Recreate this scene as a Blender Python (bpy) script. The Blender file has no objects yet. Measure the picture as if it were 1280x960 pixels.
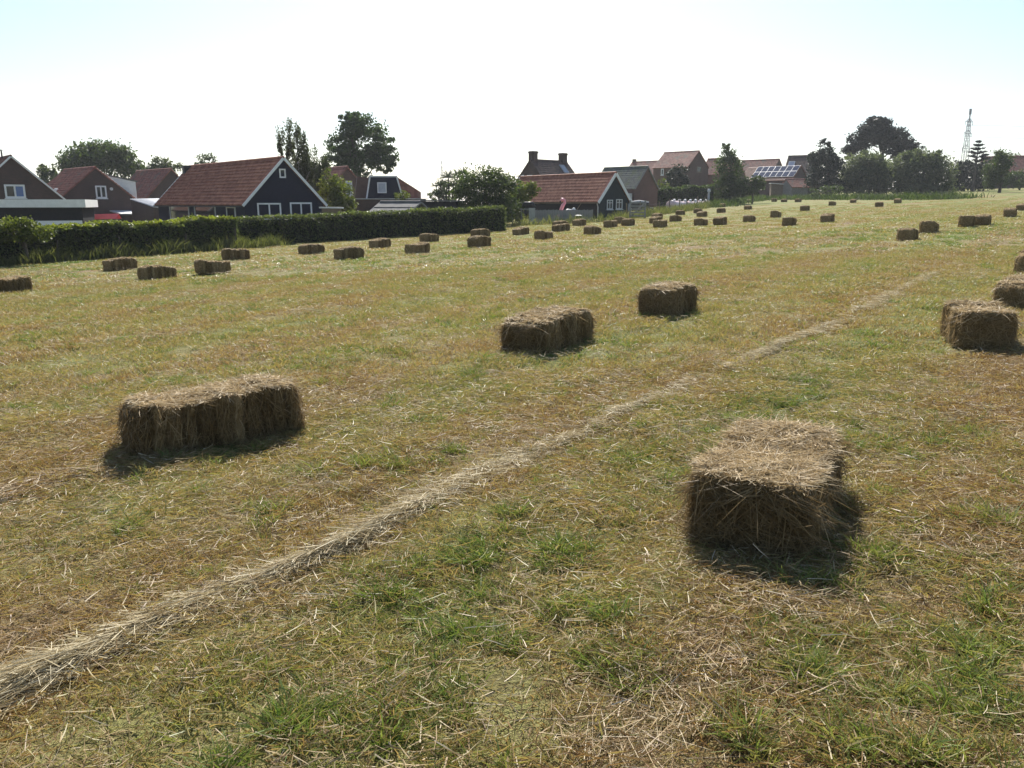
import bpy, math, random
import numpy as np
from mathutils import Vector, Matrix

R = math.radians
random.seed(7)
rng = np.random.default_rng(11)
sc = bpy.context.scene
COL = sc.collection

# ------------------------------------------------------------------ camera
F, CX, CY = 1000.0, 640.0, 480.0           # photograph pixels (1280 x 960)
CAM_Z, PITCH = 1.70, math.atan(225 / 1000)
cam_d = bpy.data.cameras.new('camera')
cam_d.sensor_width = 36.0
cam_d.lens = 36.0 * F / 1280.0
cam_d.clip_start, cam_d.clip_end = 0.05, 6000.0
cam = bpy.data.objects.new('camera', cam_d)
cam.location = (0, 0, CAM_Z)
cam.rotation_euler = (math.pi / 2 - PITCH, 0, 0)
COL.objects.link(cam)
sc.camera = cam

# ------------------------------------------------------------------ sky, sun, exposure
SUN_AZ, SUN_EL = R(-1), R(41)               # azimuth measured from +Y towards +X
world = bpy.data.worlds.new('World'); sc.world = world
world.use_nodes = True
wt = world.node_tree
bg = wt.nodes['Background']
sky = wt.nodes.new('ShaderNodeTexSky')
sky.sky_type = 'NISHITA'; sky.sun_disc = False
sky.sun_elevation = SUN_EL; sky.sun_rotation = SUN_AZ
sky.air_density, sky.dust_density, sky.ozone_density = 1.0, 0.8, 2.5
wt.links.new(sky.outputs[0], bg.inputs[0])
bg.inputs[1].default_value = 0.075
sun_d = bpy.data.lights.new('sun', 'SUN')
sun_d.energy, sun_d.angle, sun_d.color = 5.0, R(0.53), (1.0, 0.95, 0.87)
sun = bpy.data.objects.new('sun', sun_d)
sv = Vector((math.sin(SUN_AZ) * math.cos(SUN_EL), math.cos(SUN_AZ) * math.cos(SUN_EL), math.sin(SUN_EL)))
sun.rotation_euler = (-sv).to_track_quat('-Z', 'Y').to_euler()
sun.location = sv * 50
COL.objects.link(sun)
sc.view_settings.view_transform = 'Standard'
sc.view_settings.look = 'None'
sc.view_settings.gamma = 1.0
sc.view_settings.use_curve_mapping = False
sc.view_settings.exposure = 1.02
sc.render.engine = 'CYCLES'
sc.cycles.max_bounces = 6
sc.cycles.diffuse_bounces = 3
sc.cycles.glossy_bounces = 2
sc.cycles.transmission_bounces = 3
sc.cycles.transparent_max_bounces = 4
sc.cycles.volume_bounces = 0
sc.cycles.caustics_reflective = False
sc.cycles.caustics_refractive = False

# ------------------------------------------------------------------ ground shape and pixel rays
def ground(x, y):
    x = np.asarray(x, float); y = np.asarray(y, float)
    tilt = 7 * np.tanh(x * 0.04 / 7)
    yy = np.clip(y, 0, 150)
    rise = 4.5e-5 * yy ** 2 + 1.08 * (1 - np.exp(-np.clip(y - 150, 0, None) / 80))
    fade = np.exp(-(np.hypot(x, y) / 60) ** 2)
    rough = (0.012 * np.sin(3.1 * x + 1.7 * y + 0.4) + 0.010 * np.sin(-2.3 * x + 4.3 * y + 2.0)
             + 0.014 * np.sin(1.3 * x - 0.9 * y) + 0.007 * np.sin(7.1 * x + 5.3 * y + 1.0) + 0.006 * np.sin(-8.9 * x + 6.1 * y))
    # ruts running with the rows
    s = x * math.cos(R(37.5)) - y * math.sin(R(37.5))
    rough = rough + 0.010 * np.sin(s * 4.2) + 0.02 * np.sin(s * 0.9 + 1)
    return tilt + rise + rough * fade

_ca, _sa = math.cos(R(37.5)), math.sin(R(37.5))
def gz(x, y):                               # the same surface for single points
    yy = min(max(y, 0.0), 150.0); sn = math.sin
    r = 7 * math.tanh(x * 0.04 / 7) + 4.5e-5 * yy * yy + 1.08 * (1 - math.exp(-max(y - 150.0, 0.0) / 80))
    h = math.hypot(x, y)
    if h > 200: return r
    s = x * _ca - y * _sa
    return r + math.exp(-(h / 60) ** 2) * (0.012 * sn(3.1 * x + 1.7 * y + 0.4) + 0.010 * sn(-2.3 * x + 4.3 * y + 2.0) + 0.014 * sn(1.3 * x - 0.9 * y)
        + 0.007 * sn(7.1 * x + 5.3 * y + 1.0) + 0.006 * sn(-8.9 * x + 6.1 * y) + 0.010 * sn(s * 4.2) + 0.02 * sn(s * 0.9 + 1))

SP, CP = math.sin(PITCH), math.cos(PITCH)
def ray(u, v):
    a, b = (u - CX) / F, -(v - CY) / F
    return Vector((a, CP + SP * b, -SP + CP * b))
def at(u, v, Y):                            # the point of that pixel's ray at depth Y
    d = ray(u, v); t = Y / d.y
    return Vector((d.x * t, Y, CAM_Z + d.z * t))
def gp(u, v):                               # where that ray meets the ground
    d = ray(u, v); lo, hi = 0.5, None; t = 0.5
    while t < 400:
        if CAM_Z + d.z * t < gz(d.x * t, d.y * t): hi = t; break
        lo = t; t *= 1.02
    if hi is None: hi = t
    for _ in range(30):
        m = (lo + hi) / 2
        if CAM_Z + d.z * m < gz(d.x * m, d.y * m): hi = m
        else: lo = m
    return Vector((d.x * hi, d.y * hi, gz(d.x * hi, d.y * hi)))
def proj(P):                                # array (n,3) -> pixels
    P = np.asarray(P, float); q = P - np.array([0, 0, CAM_Z])
    f = q[:, 1] * CP - q[:, 2] * SP; up = q[:, 1] * SP + q[:, 2] * CP
    return CX + F * q[:, 0] / f, CY - F * up / f

# ------------------------------------------------------------------ materials
def mat(name):
    m = bpy.data.materials.new(name); m.use_nodes = True
    nt = m.node_tree; nt.nodes.clear()
    out = nt.nodes.new('ShaderNodeOutputMaterial')
    return m, nt, out
def N(nt, t, **k):
    n = nt.nodes.new(t)
    for a, b in k.items(): setattr(n, a, b)
    return n
def ramp(nt, src, stops):
    r = N(nt, 'ShaderNodeValToRGB'); e = r.color_ramp.elements
    while len(e) < len(stops): e.new(0.5)
    for i, (p, c) in enumerate(stops):
        e[i].position = p; e[i].color = (*c, 1)
    nt.links.new(src, r.inputs[0]); return r.outputs[0]
def noise(nt, vec, scale, detail=3, rough=0.55):
    n = N(nt, 'ShaderNodeTexNoise'); n.inputs['Scale'].default_value = scale
    n.inputs['Detail'].default_value = detail; n.inputs['Roughness'].default_value = rough
    if vec is not None: nt.links.new(vec, n.inputs['Vector'])
    return n.outputs['Fac']
def mapping(nt, vec, rotz=0, scale=(1, 1, 1)):
    m = N(nt, 'ShaderNodeMapping'); m.inputs['Rotation'].default_value = (0, 0, rotz)
    m.inputs['Scale'].default_value = scale
    nt.links.new(vec, m.inputs['Vector']); return m.outputs[0]
def math_(nt, op, a, b=None, c=None, clamp=False):
    n = N(nt, 'ShaderNodeMath', operation=op, use_clamp=clamp)
    for i, x in enumerate((a, b, c)):
        if x is None: continue
        if isinstance(x, (int, float)): n.inputs[i].default_value = x
        else: nt.links.new(x, n.inputs[i])
    return n.outputs[0]
def mixc(nt, fac, a, b, mode='MIX'):
    n = N(nt, 'ShaderNodeMix', data_type='RGBA', blend_type=mode)
    for i, x in ((0, fac), (6, a), (7, b)):
        if isinstance(x, (int, float)): n.inputs[i].default_value = x
        elif isinstance(x, tuple): n.inputs[i].default_value = (*x, 1)
        else: nt.links.new(x, n.inputs[i])
    return n.outputs[2]
def attr(nt, name):
    a = N(nt, 'ShaderNodeAttribute', attribute_name=name); return a.outputs['Fac']
def pos(nt): return N(nt, 'ShaderNodeNewGeometry').outputs['Position']
def objc(nt): return N(nt, 'ShaderNodeTexCoord').outputs['Object']

def surf(name, c1, c2, scale=3.0, rough=0.85, bump=0.0, bscale=20.0, spec=0.25, obj=True, metal=0.0, stretch=(1, 1, 1)):
    """plain weathered surface: two tones mixed by noise, fine speckle and bump"""
    m, nt, out = mat(name)
    v = mapping(nt, objc(nt) if obj else pos(nt), 0, stretch)
    f = noise(nt, v, scale, 5, 0.65)
    c = ramp(nt, f, [(0.3, c1), (0.7, c2)])
    f2 = noise(nt, v, scale * 9, 3)
    c = mixc(nt, 0.35, c, ramp(nt, f2, [(0.3, (0.35, 0.35, 0.35)), (0.7, (0.68, 0.68, 0.68))]), 'OVERLAY')
    p = N(nt, 'ShaderNodeBsdfPrincipled'); nt.links.new(c, p.inputs['Base Color'])
    p.inputs['Roughness'].default_value = rough; p.inputs['Specular IOR Level'].default_value = spec
    p.inputs['Metallic'].default_value = metal
    if bump:
        b = N(nt, 'ShaderNodeBump'); b.inputs['Strength'].default_value = bump; b.inputs['Distance'].default_value = 0.02
        nt.links.new(noise(nt, v, bscale, 4), b.inputs['Height']); nt.links.new(b.outputs[0], p.inputs['Normal'])
    nt.links.new(p.outputs[0], out.inputs[0]); return m

def brick(name, a, b, mortar):
    m, nt, out = mat(name)
    t = N(nt, 'ShaderNodeTexBrick'); t.inputs['Scale'].default_value = 1.0
    t.inputs['Brick Width'].default_value = 0.22; t.inputs['Row Height'].default_value = 0.065
    t.inputs['Mortar Size'].default_value = 0.008
    t.inputs['Color1'].default_value = (*a, 1); t.inputs['Color2'].default_value = (*b, 1); t.inputs['Mortar'].default_value = (*mortar, 1)
    tc = objc(nt); sx = N(nt, 'ShaderNodeSeparateXYZ'); nt.links.new(tc, sx.inputs[0])
    cm = N(nt, 'ShaderNodeCombineXYZ'); nt.links.new(math_(nt, 'ADD', sx.outputs[0], sx.outputs[1]), cm.inputs[0]); nt.links.new(sx.outputs[2], cm.inputs[1])
    nt.links.new(cm.outputs[0], t.inputs['Vector'])
    c = mixc(nt, 0.5, t.outputs['Color'], ramp(nt, noise(nt, tc, 0.9, 5), [(0.3, (0.3, 0.3, 0.3)), (0.7, (0.7, 0.7, 0.7))]), 'OVERLAY')
    p = N(nt, 'ShaderNodeBsdfPrincipled'); nt.links.new(c, p.inputs['Base Color']); p.inputs['Roughness'].default_value = 0.9
    nt.links.new(p.outputs[0], out.inputs[0]); return m

def tiles(name, a, b, moss=None, scale=2.2):
    """roof tile clay: each tile a tone of its own, patches of weathering"""
    m, nt, out = mat(name)
    tc = objc(nt)
    wn = N(nt, 'ShaderNodeTexWhiteNoise'); sn = N(nt, 'ShaderNodeVectorMath', operation='SNAP'); sn.inputs[1].default_value = (0.3, 0.25, 0.22)
    nt.links.new(tc, sn.inputs[0]); nt.links.new(sn.outputs[0], wn.inputs['Vector'])
    c = ramp(nt, math_(nt, 'ADD', math_(nt, 'MULTIPLY', wn.outputs['Value'], 0.55), math_(nt, 'MULTIPLY', noise(nt, tc, scale, 4), 0.45)), [(0.2, a), (0.8, b)])
    if moss: c = mixc(nt, ramp(nt, noise(nt, tc, 1.1, 6), [(0.52, (0, 0, 0)), (0.7, (1, 1, 1))]), c, moss)
    p = N(nt, 'ShaderNodeBsdfPrincipled'); nt.links.new(c, p.inputs['Base Color']); p.inputs['Roughness'].default_value = 0.75; p.inputs['Specular IOR Level'].default_value = 0.3
    nt.links.new(p.outputs[0], out.inputs[0]); return m

def leafmat(name, dark, light, trans=0.4, scale=0.6, tint=1.35):
    m, nt, out = mat(name)
    r = attr(nt, 'rnd')
    f = math_(nt, 'ADD', math_(nt, 'MULTIPLY', r, 0.6), math_(nt, 'MULTIPLY', noise(nt, pos(nt), scale, 3), 0.45))
    c = ramp(nt, f, [(0.2, dark), (0.85, light)])
    d = N(nt, 'ShaderNodeBsdfPrincipled'); nt.links.new(c, d.inputs['Base Color']); d.inputs['Roughness'].default_value = 0.55; d.inputs['Specular IOR Level'].default_value = 0.25
    t = N(nt, 'ShaderNodeBsdfTranslucent')
    nt.links.new(mixc(nt, 1.0, c, (tint, tint * 1.05, tint * 0.55), 'MULTIPLY'), t.inputs['Color'])
    mx = N(nt, 'ShaderNodeMixShader'); mx.inputs[0].default_value = trans
    nt.links.new(d.outputs[0], mx.inputs[1]); nt.links.new(t.outputs[0], mx.inputs[2]); nt.links.new(mx.outputs[0], out.inputs[0])
    return m

def glass(name, tone):
    m, nt, out = mat(name)
    p = N(nt, 'ShaderNodeBsdfPrincipled'); p.inputs['Base Color'].default_value = (*tone, 1)
    p.inputs['Roughness'].default_value = 0.06; p.inputs['Specular IOR Level'].default_value = 0.6
    b = N(nt, 'ShaderNodeBump'); b.inputs['Strength'].default_value = 0.05; nt.links.new(noise(nt, objc(nt), 2.0, 1), b.inputs['Height'])
    nt.links.new(b.outputs[0], p.inputs['Normal'])
    nt.links.new(p.outputs[0], out.inputs[0]); return m

M = {}
M['brick_dark'] = brick('dark_brick', (0.060, 0.034, 0.029), (0.085, 0.045, 0.036), (0.075, 0.062, 0.055))
M['brick_red'] = brick('red_brick', (0.095, 0.046, 0.036), (0.13, 0.062, 0.046), (0.11, 0.09, 0.078))
M['blue_wood'] = surf('blue_black_cladding', (0.013, 0.015, 0.030), (0.020, 0.023, 0.042), 4, 0.8, 0.2, 30, spec=0.08, stretch=(1, 1, 6))
M['black_wood'] = surf('tarred_cladding', (0.014, 0.014, 0.016), (0.026, 0.026, 0.030), 4, 0.8, 0.2, 30, spec=0.08, stretch=(6, 6, 1))
M['slate_wood'] = surf('grey_green_cladding', (0.026, 0.034, 0.038), (0.04, 0.048, 0.052), 4, 0.8, 0.2, 30, spec=0.08)
M['white'] = surf('white_paint', (0.66, 0.66, 0.65), (0.80, 0.80, 0.79), 3, 0.5)
M['offwhite'] = surf('aged_white_paint', (0.46, 0.46, 0.45), (0.66, 0.66, 0.64), 2, 0.6)
M['pane'] = glass('window_glass', (0.02, 0.025, 0.03))
M['pane_blue'] = glass('blue_blind_glass', (0.05, 0.13, 0.34))
M['curtain'] = surf('net_curtain', (0.35, 0.37, 0.42), (0.5, 0.52, 0.56), 5, 0.8)
M['tile_red'] = tiles('red_pantiles', (0.20, 0.070, 0.038), (0.38, 0.155, 0.088))
M['tile_brown'] = tiles('brown_tiles', (0.12, 0.05, 0.035), (0.20, 0.085, 0.055))
M['tile_old'] = tiles('old_red_tiles', (0.17, 0.06, 0.045), (0.32, 0.13, 0.09), (0.16, 0.12, 0.09))
M['tile_grey'] = tiles('mossy_grey_tiles', (0.09, 0.10, 0.085), (0.17, 0.18, 0.14), (0.12, 0.14, 0.06))
M['tile_dark'] = tiles('dark_brown_tiles', (0.06, 0.04, 0.035), (0.12, 0.075, 0.06))
M['sheet'] = surf('pale_corrugated_sheet', (0.42, 0.43, 0.44), (0.58, 0.58, 0.58), 1.5, 0.55)
M['felt'] = surf('grey_roofing_felt', (0.10, 0.10, 0.10), (0.17, 0.165, 0.155), 2, 0.9, 0.3)
M['metal'] = surf('galvanised_metal', (0.30, 0.31, 0.32), (0.42, 0.43, 0.44), 3, 0.45, metal=0.7)
M['greywood'] = surf('weathered_grey_wood', (0.16, 0.155, 0.15), (0.30, 0.29, 0.28), 3, 0.9, 0.3, 30, stretch=(4, 4, 1))
M['brownwood'] = surf('weathered_brown_wood', (0.12, 0.09, 0.065), (0.22, 0.17, 0.12), 3, 0.9, 0.3, 30, stretch=(4, 4, 1))
M['bark'] = surf('bark', (0.05, 0.042, 0.034), (0.12, 0.10, 0.08), 5, 0.95, 0.6, 12, stretch=(1, 1, 0.25))
M['birch_bark'] = surf('birch_bark', (0.12, 0.11, 0.10), (0.5, 0.49, 0.46), 5, 0.8, 0.3, 12, stretch=(1, 1, 2.5))
M['pink'] = surf('pink_vinyl', (0.75, 0.25, 0.30), (0.85, 0.33, 0.37), 3, 0.35, spec=0.5)
M['red'] = surf('red_tarpaulin', (0.42, 0.02, 0.03), (0.55, 0.04, 0.04), 3, 0.45, spec=0.5)
M['plasticwrap'] = surf('pale_pink_plastic_wrap', (0.52, 0.34, 0.32), (0.72, 0.62, 0.60), 1.3, 0.4, 0.4, 8, spec=0.5)
M['solar'] = glass('solar_cells', (0.05, 0.055, 0.085))
M['black'] = surf('black_plastic', (0.015, 0.015, 0.016), (0.03, 0.03, 0.03), 3, 0.5)
M['concrete'] = surf('pale_concrete', (0.34, 0.33, 0.31), (0.5, 0.49, 0.46), 3, 0.9, 0.2)
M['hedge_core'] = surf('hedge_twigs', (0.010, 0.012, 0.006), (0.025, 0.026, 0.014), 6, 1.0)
M['steel_far'] = surf('galvanised_lattice_steel', (0.07, 0.075, 0.08), (0.11, 0.115, 0.12), 1, 0.8)

M['lf_mid'] = leafmat('leaf_mid_green', (0.022, 0.036, 0.012), (0.075, 0.105, 0.032), 0.38)
M['lf_oak'] = leafmat('leaf_oak_green', (0.020, 0.038, 0.014), (0.060, 0.098, 0.034), 0.36)
M['lf_birch'] = leafmat('leaf_birch_green', (0.032, 0.044, 0.020), (0.085, 0.105, 0.045), 0.36)
M['lf_bright'] = leafmat('leaf_bright_green', (0.045, 0.065, 0.012), (0.14, 0.16, 0.035), 0.45)
M['lf_dark'] = leafmat('leaf_dark_evergreen', (0.010, 0.016, 0.012), (0.028, 0.042, 0.026), 0.18)
M['lf_pine'] = leafmat('needle_dark_pine', (0.012, 0.016, 0.014), (0.032, 0.040, 0.032), 0.15)
M['lf_willow'] = leafmat('leaf_grey_willow', (0.045, 0.058, 0.034), (0.15, 0.175, 0.10), 0.40)
M['lf_hedge'] = leafmat('leaf_hedge', (0.040, 0.055, 0.022), (0.13, 0.155, 0.055), 0.42)
M['lf_privet'] = leafmat('leaf_hedge_new_growth', (0.06, 0.075, 0.014), (0.20, 0.22, 0.04), 0.48)
M['lf_weed'] = leafmat('weed_blades', (0.045, 0.06, 0.018), (0.17, 0.17, 0.07), 0.4)
M['lf_yucca'] = leafmat('leaf_spiky_grey_green', (0.025, 0.036, 0.024), (0.07, 0.09, 0.06), 0.3)

def fieldmat():
    m, nt, out = mat('mown_field')
    P = pos(nt)
    rows = mapping(nt, P, R(37.5), (1, 1, 1))          # x across rows, y along rows
    st = mapping(nt, rows, 0, (1.0, 0.12, 1))
    stripe = noise(nt, st, 0.42, 4, 0.6)
    patch = noise(nt, P, 0.55, 5, 0.65)
    fine = noise(nt, P, 9.0, 6, 0.75)
    vfine = noise(nt, P, 60.0, 3, 0.7)
    g = math_(nt, 'ADD', math_(nt, 'MULTIPLY', stripe, 0.75), math_(nt, 'MULTIPLY', patch, 0.22))
    g = math_(nt, 'ADD', g, math_(nt, 'MULTIPLY', fine, 0.14))
    far = N(nt, 'ShaderNodeMapRange'); far.inputs[1].default_value = 12; far.inputs[2].default_value = 60; far.inputs[3].default_value = 0.0; far.inputs[4].default_value = 0.085
    sep = N(nt, 'ShaderNodeSeparateXYZ'); nt.links.new(P, sep.inputs[0]); nt.links.new(sep.outputs[1], far.inputs[0])
    sx = N(nt, 'ShaderNodeSeparateXYZ'); nt.links.new(rows, sx.inputs[0])
    g = math_(nt, 'ADD', g, math_(nt, 'MULTIPLY', math_(nt, 'SINE', math_(nt, 'MULTIPLY', sx.outputs[0], 2.3)), 0.06))
    g = math_(nt, 'ADD', g, far.outputs[0])            # the far half was cut earlier and is greener
    c = ramp(nt, g, [(0.36, (0.125, 0.085, 0.048)), (0.46, (0.215, 0.16, 0.083)), (0.58, (0.21, 0.185, 0.078)), (0.70, (0.155, 0.172, 0.055))])
    c = mixc(nt, 0.75, c, ramp(nt, fine, [(0.25, (0.22, 0.22, 0.22)), (0.72, (0.72, 0.72, 0.72))]), 'OVERLAY')
    c = mixc(nt, 0.5, c, ramp(nt, vfine, [(0.3, (0.25, 0.25, 0.25)), (0.7, (0.75, 0.75, 0.75))]), 'OVERLAY')
    p = N(nt, 'ShaderNodeBsdfPrincipled'); nt.links.new(c, p.inputs['Base Color']); p.inputs['Roughness'].default_value = 0.95; p.inputs['Specular IOR Level'].default_value = 0.1
    b = N(nt, 'ShaderNodeBump'); b.inputs['Strength'].default_value = 0.9; b.inputs['Distance'].default_value = 0.06
    nt.links.new(math_(nt, 'ADD', fine, math_(nt, 'MULTIPLY', vfine, 0.4)), b.inputs['Height']); nt.links.new(b.outputs[0], p.inputs['Normal'])
    nt.links.new(p.outputs[0], out.inputs[0]); return m
M['field'] = fieldmat()

def N_y(nt, P):
    s = N(nt, 'ShaderNodeSeparateXYZ'); nt.links.new(P, s.inputs[0]); return s.outputs[1]
def blademat(name, bias, stops, spread=0.55, trans=0.35, scale=0.9):
    """grass blades: dry or green by patches of the field and blade by blade"""
    m, nt, out = mat(name)
    P = pos(nt)
    rows = mapping(nt, P, R(37.5), (1.0, 0.12, 1))
    g = math_(nt, 'ADD', math_(nt, 'MULTIPLY', noise(nt, P, scale, 4, 0.6), 0.62), math_(nt, 'MULTIPLY', noise(nt, rows, 0.42, 4, 0.6), 0.70))
    g = math_(nt, 'ADD', g, math_(nt, 'MULTIPLY', math_(nt, 'SUBTRACT', attr(nt, 'rnd'), 0.5), spread))
    sx = N(nt, 'ShaderNodeSeparateXYZ'); nt.links.new(mapping(nt, P, R(37.5)), sx.inputs[0])
    g = math_(nt, 'ADD', g, math_(nt, 'MULTIPLY', math_(nt, 'SINE', math_(nt, 'MULTIPLY', sx.outputs[0], 2.3)), 0.085))   # mower passes
    mr = N(nt, 'ShaderNodeMapRange'); mr.inputs[1].default_value = 9; mr.inputs[2].default_value = 40; mr.inputs[4].default_value = 0.10
    nt.links.new(math_(nt, 'ADD', math_(nt, 'MULTIPLY', N_y(nt, P), 1.0), 0.0), mr.inputs[0])
    g = math_(nt, 'ADD', g, mr.outputs[0])            # the far half is greener
    g = math_(nt, 'ADD', g, bias - 0.19)
    c = ramp(nt, g, stops)
    d = N(nt, 'ShaderNodeBsdfPrincipled'); nt.links.new(c, d.inputs['Base Color']); d.inputs['Roughness'].default_value = 0.5; d.inputs['Specular IOR Level'].default_value = 0.35
    t = N(nt, 'ShaderNodeBsdfTranslucent'); nt.links.new(mixc(nt, 1.0, c, (1.25, 1.25, 0.8), 'MULTIPLY'), t.inputs['Color'])
    mx = N(nt, 'ShaderNodeMixShader'); mx.inputs[0].default_value = trans
    nt.links.new(d.outputs[0], mx.inputs[1]); nt.links.new(t.outputs[0], mx.inputs[2]); nt.links.new(mx.outputs[0], out.inputs[0])
    return m
DRY = [(0.20, (0.225, 0.132, 0.062)), (0.38, (0.37, 0.265, 0.128)), (0.55, (0.33, 0.27, 0.11)), (0.72, (0.20, 0.22, 0.06))]
GRN = [(0.15, (0.26, 0.24, 0.085)), (0.40, (0.185, 0.225, 0.06)), (0.72, (0.11, 0.18, 0.04))]
M['blade'] = blademat('stubble_blades', 0.0, DRY)
M['green'] = blademat('green_grass_blades', 0.0, GRN)

def strawmat(name, stops, trans=0.22, rough=0.42):
    m, nt, out = mat(name)
    c = ramp(nt, attr(nt, 'rnd'), stops)
    d = N(nt, 'ShaderNodeBsdfPrincipled'); nt.links.new(c, d.inputs['Base Color']); d.inputs['Roughness'].default_value = rough; d.inputs['Specular IOR Level'].default_value = 0.25
    t = N(nt, 'ShaderNodeBsdfTranslucent'); nt.links.new(c, t.inputs['Color'])
    mx = N(nt, 'ShaderNodeMixShader'); mx.inputs[0].default_value = trans
    nt.links.new(d.outputs[0], mx.inputs[1]); nt.links.new(t.outputs[0], mx.inputs[2]); nt.links.new(mx.outputs[0], out.inputs[0])
    return m
M['straw'] = strawmat('pale_straw', [(0.0, (0.26, 0.17, 0.08)), (0.6, (0.44, 0.34, 0.19)), (1.0, (0.66, 0.57, 0.42))], 0.25, 0.6)
M['windrow'] = strawmat('raked_hay', [(0.0, (0.27, 0.20, 0.10)), (0.5, (0.49, 0.41, 0.24)), (1.0, (0.70, 0.63, 0.45))], 0.3, 0.6)
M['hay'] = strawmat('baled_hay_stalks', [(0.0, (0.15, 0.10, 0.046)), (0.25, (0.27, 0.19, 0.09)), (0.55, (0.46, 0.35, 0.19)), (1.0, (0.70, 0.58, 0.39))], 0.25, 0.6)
def haybody():
    m, nt, out = mat('baled_hay')
    o = objc(nt)
    a = noise(nt, mapping(nt, o, 0, (30, 8, 30)), 1.6, 6, 0.7); b = noise(nt, mapping(nt, o, 0.4, (9, 40, 34)), 1.5, 5, 0.7)
    f = math_(nt, 'ADD', math_(nt, 'MULTIPLY', a, 0.5), math_(nt, 'MULTIPLY', b, 0.5))
    f = math_(nt, 'ADD', f, math_(nt, 'MULTIPLY', math_(nt, 'SUBTRACT', attr(nt, 'rnd'), 0.5), 0.16))     # every flake its own tone
    c = ramp(nt, f, [(0.34, (0.07, 0.046, 0.02)), (0.5, (0.19, 0.13, 0.06)), (0.66, (0.37, 0.27, 0.14))])
    p = N(nt, 'ShaderNodeBsdfPrincipled'); nt.links.new(c, p.inputs['Base Color']); p.inputs['Roughness'].default_value = 0.9; p.inputs['Specular IOR Level'].default_value = 0.1
    bp = N(nt, 'ShaderNodeBump'); bp.inputs['Strength'].default_value = 1.0; bp.inputs['Distance'].default_value = 0.03
    nt.links.new(f, bp.inputs['Height']); nt.links.new(bp.outputs[0], p.inputs['Normal'])
    nt.links.new(p.outputs[0], out.inputs[0]); return m
M['haybody'] = haybody()
M['twine'] = surf('sisal_twine', (0.26, 0.17, 0.08), (0.38, 0.27, 0.14), 20, 0.9)

# ------------------------------------------------------------------ mesh helpers
def mesh_np(name, V, Q, m, rnd=None, smooth=False):
    """mesh from vertex array and quad array; rnd: one value per vertex"""
    me = bpy.data.meshes.new(name)
    V = np.asarray(V, np.float32); Q = np.asarray(Q, np.int32); k = Q.shape[1]
    me.vertices.add(len(V)); me.vertices.foreach_set('co', V.ravel())
    me.loops.add(Q.size); me.loops.foreach_set('vertex_index', Q.ravel())
    me.polygons.add(len(Q)); me.polygons.foreach_set('loop_start', np.arange(len(Q), dtype=np.int32) * k)
    me.update(calc_edges=True)
    if smooth: me.polygons.foreach_set('use_smooth', np.ones(len(Q), bool))
    if rnd is not None:
        a = me.attributes.new('rnd', 'FLOAT', 'POINT'); a.data.foreach_set('value', np.asarray(rnd, np.float32))
    if m is not None: me.materials.append(M[m] if isinstance(m, str) else m)
    return me
def link(o, parent=None):
    COL.objects.link(o)
    if parent is not None: o.parent = parent
    return o
def ob(name, me, parent=None, loc=None, rotz=0.0):
    o = bpy.data.objects.new(name, me)
    if loc is not None: o.location = loc
    o.rotation_euler = (0, 0, rotz)
    return link(o, parent)
def tag(o, label, cat=None, group=None, kind=None):
    o['label'] = label
    if cat: o['category'] = cat
    if group: o['group'] = group
    if kind: o['kind'] = kind
    return o
def empty(name, loc, rotz=0.0):
    o = bpy.data.objects.new(name, None); o.empty_display_size = 0.2
    o.location = loc; o.rotation_euler = (0, 0, rotz); return link(o)

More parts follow.
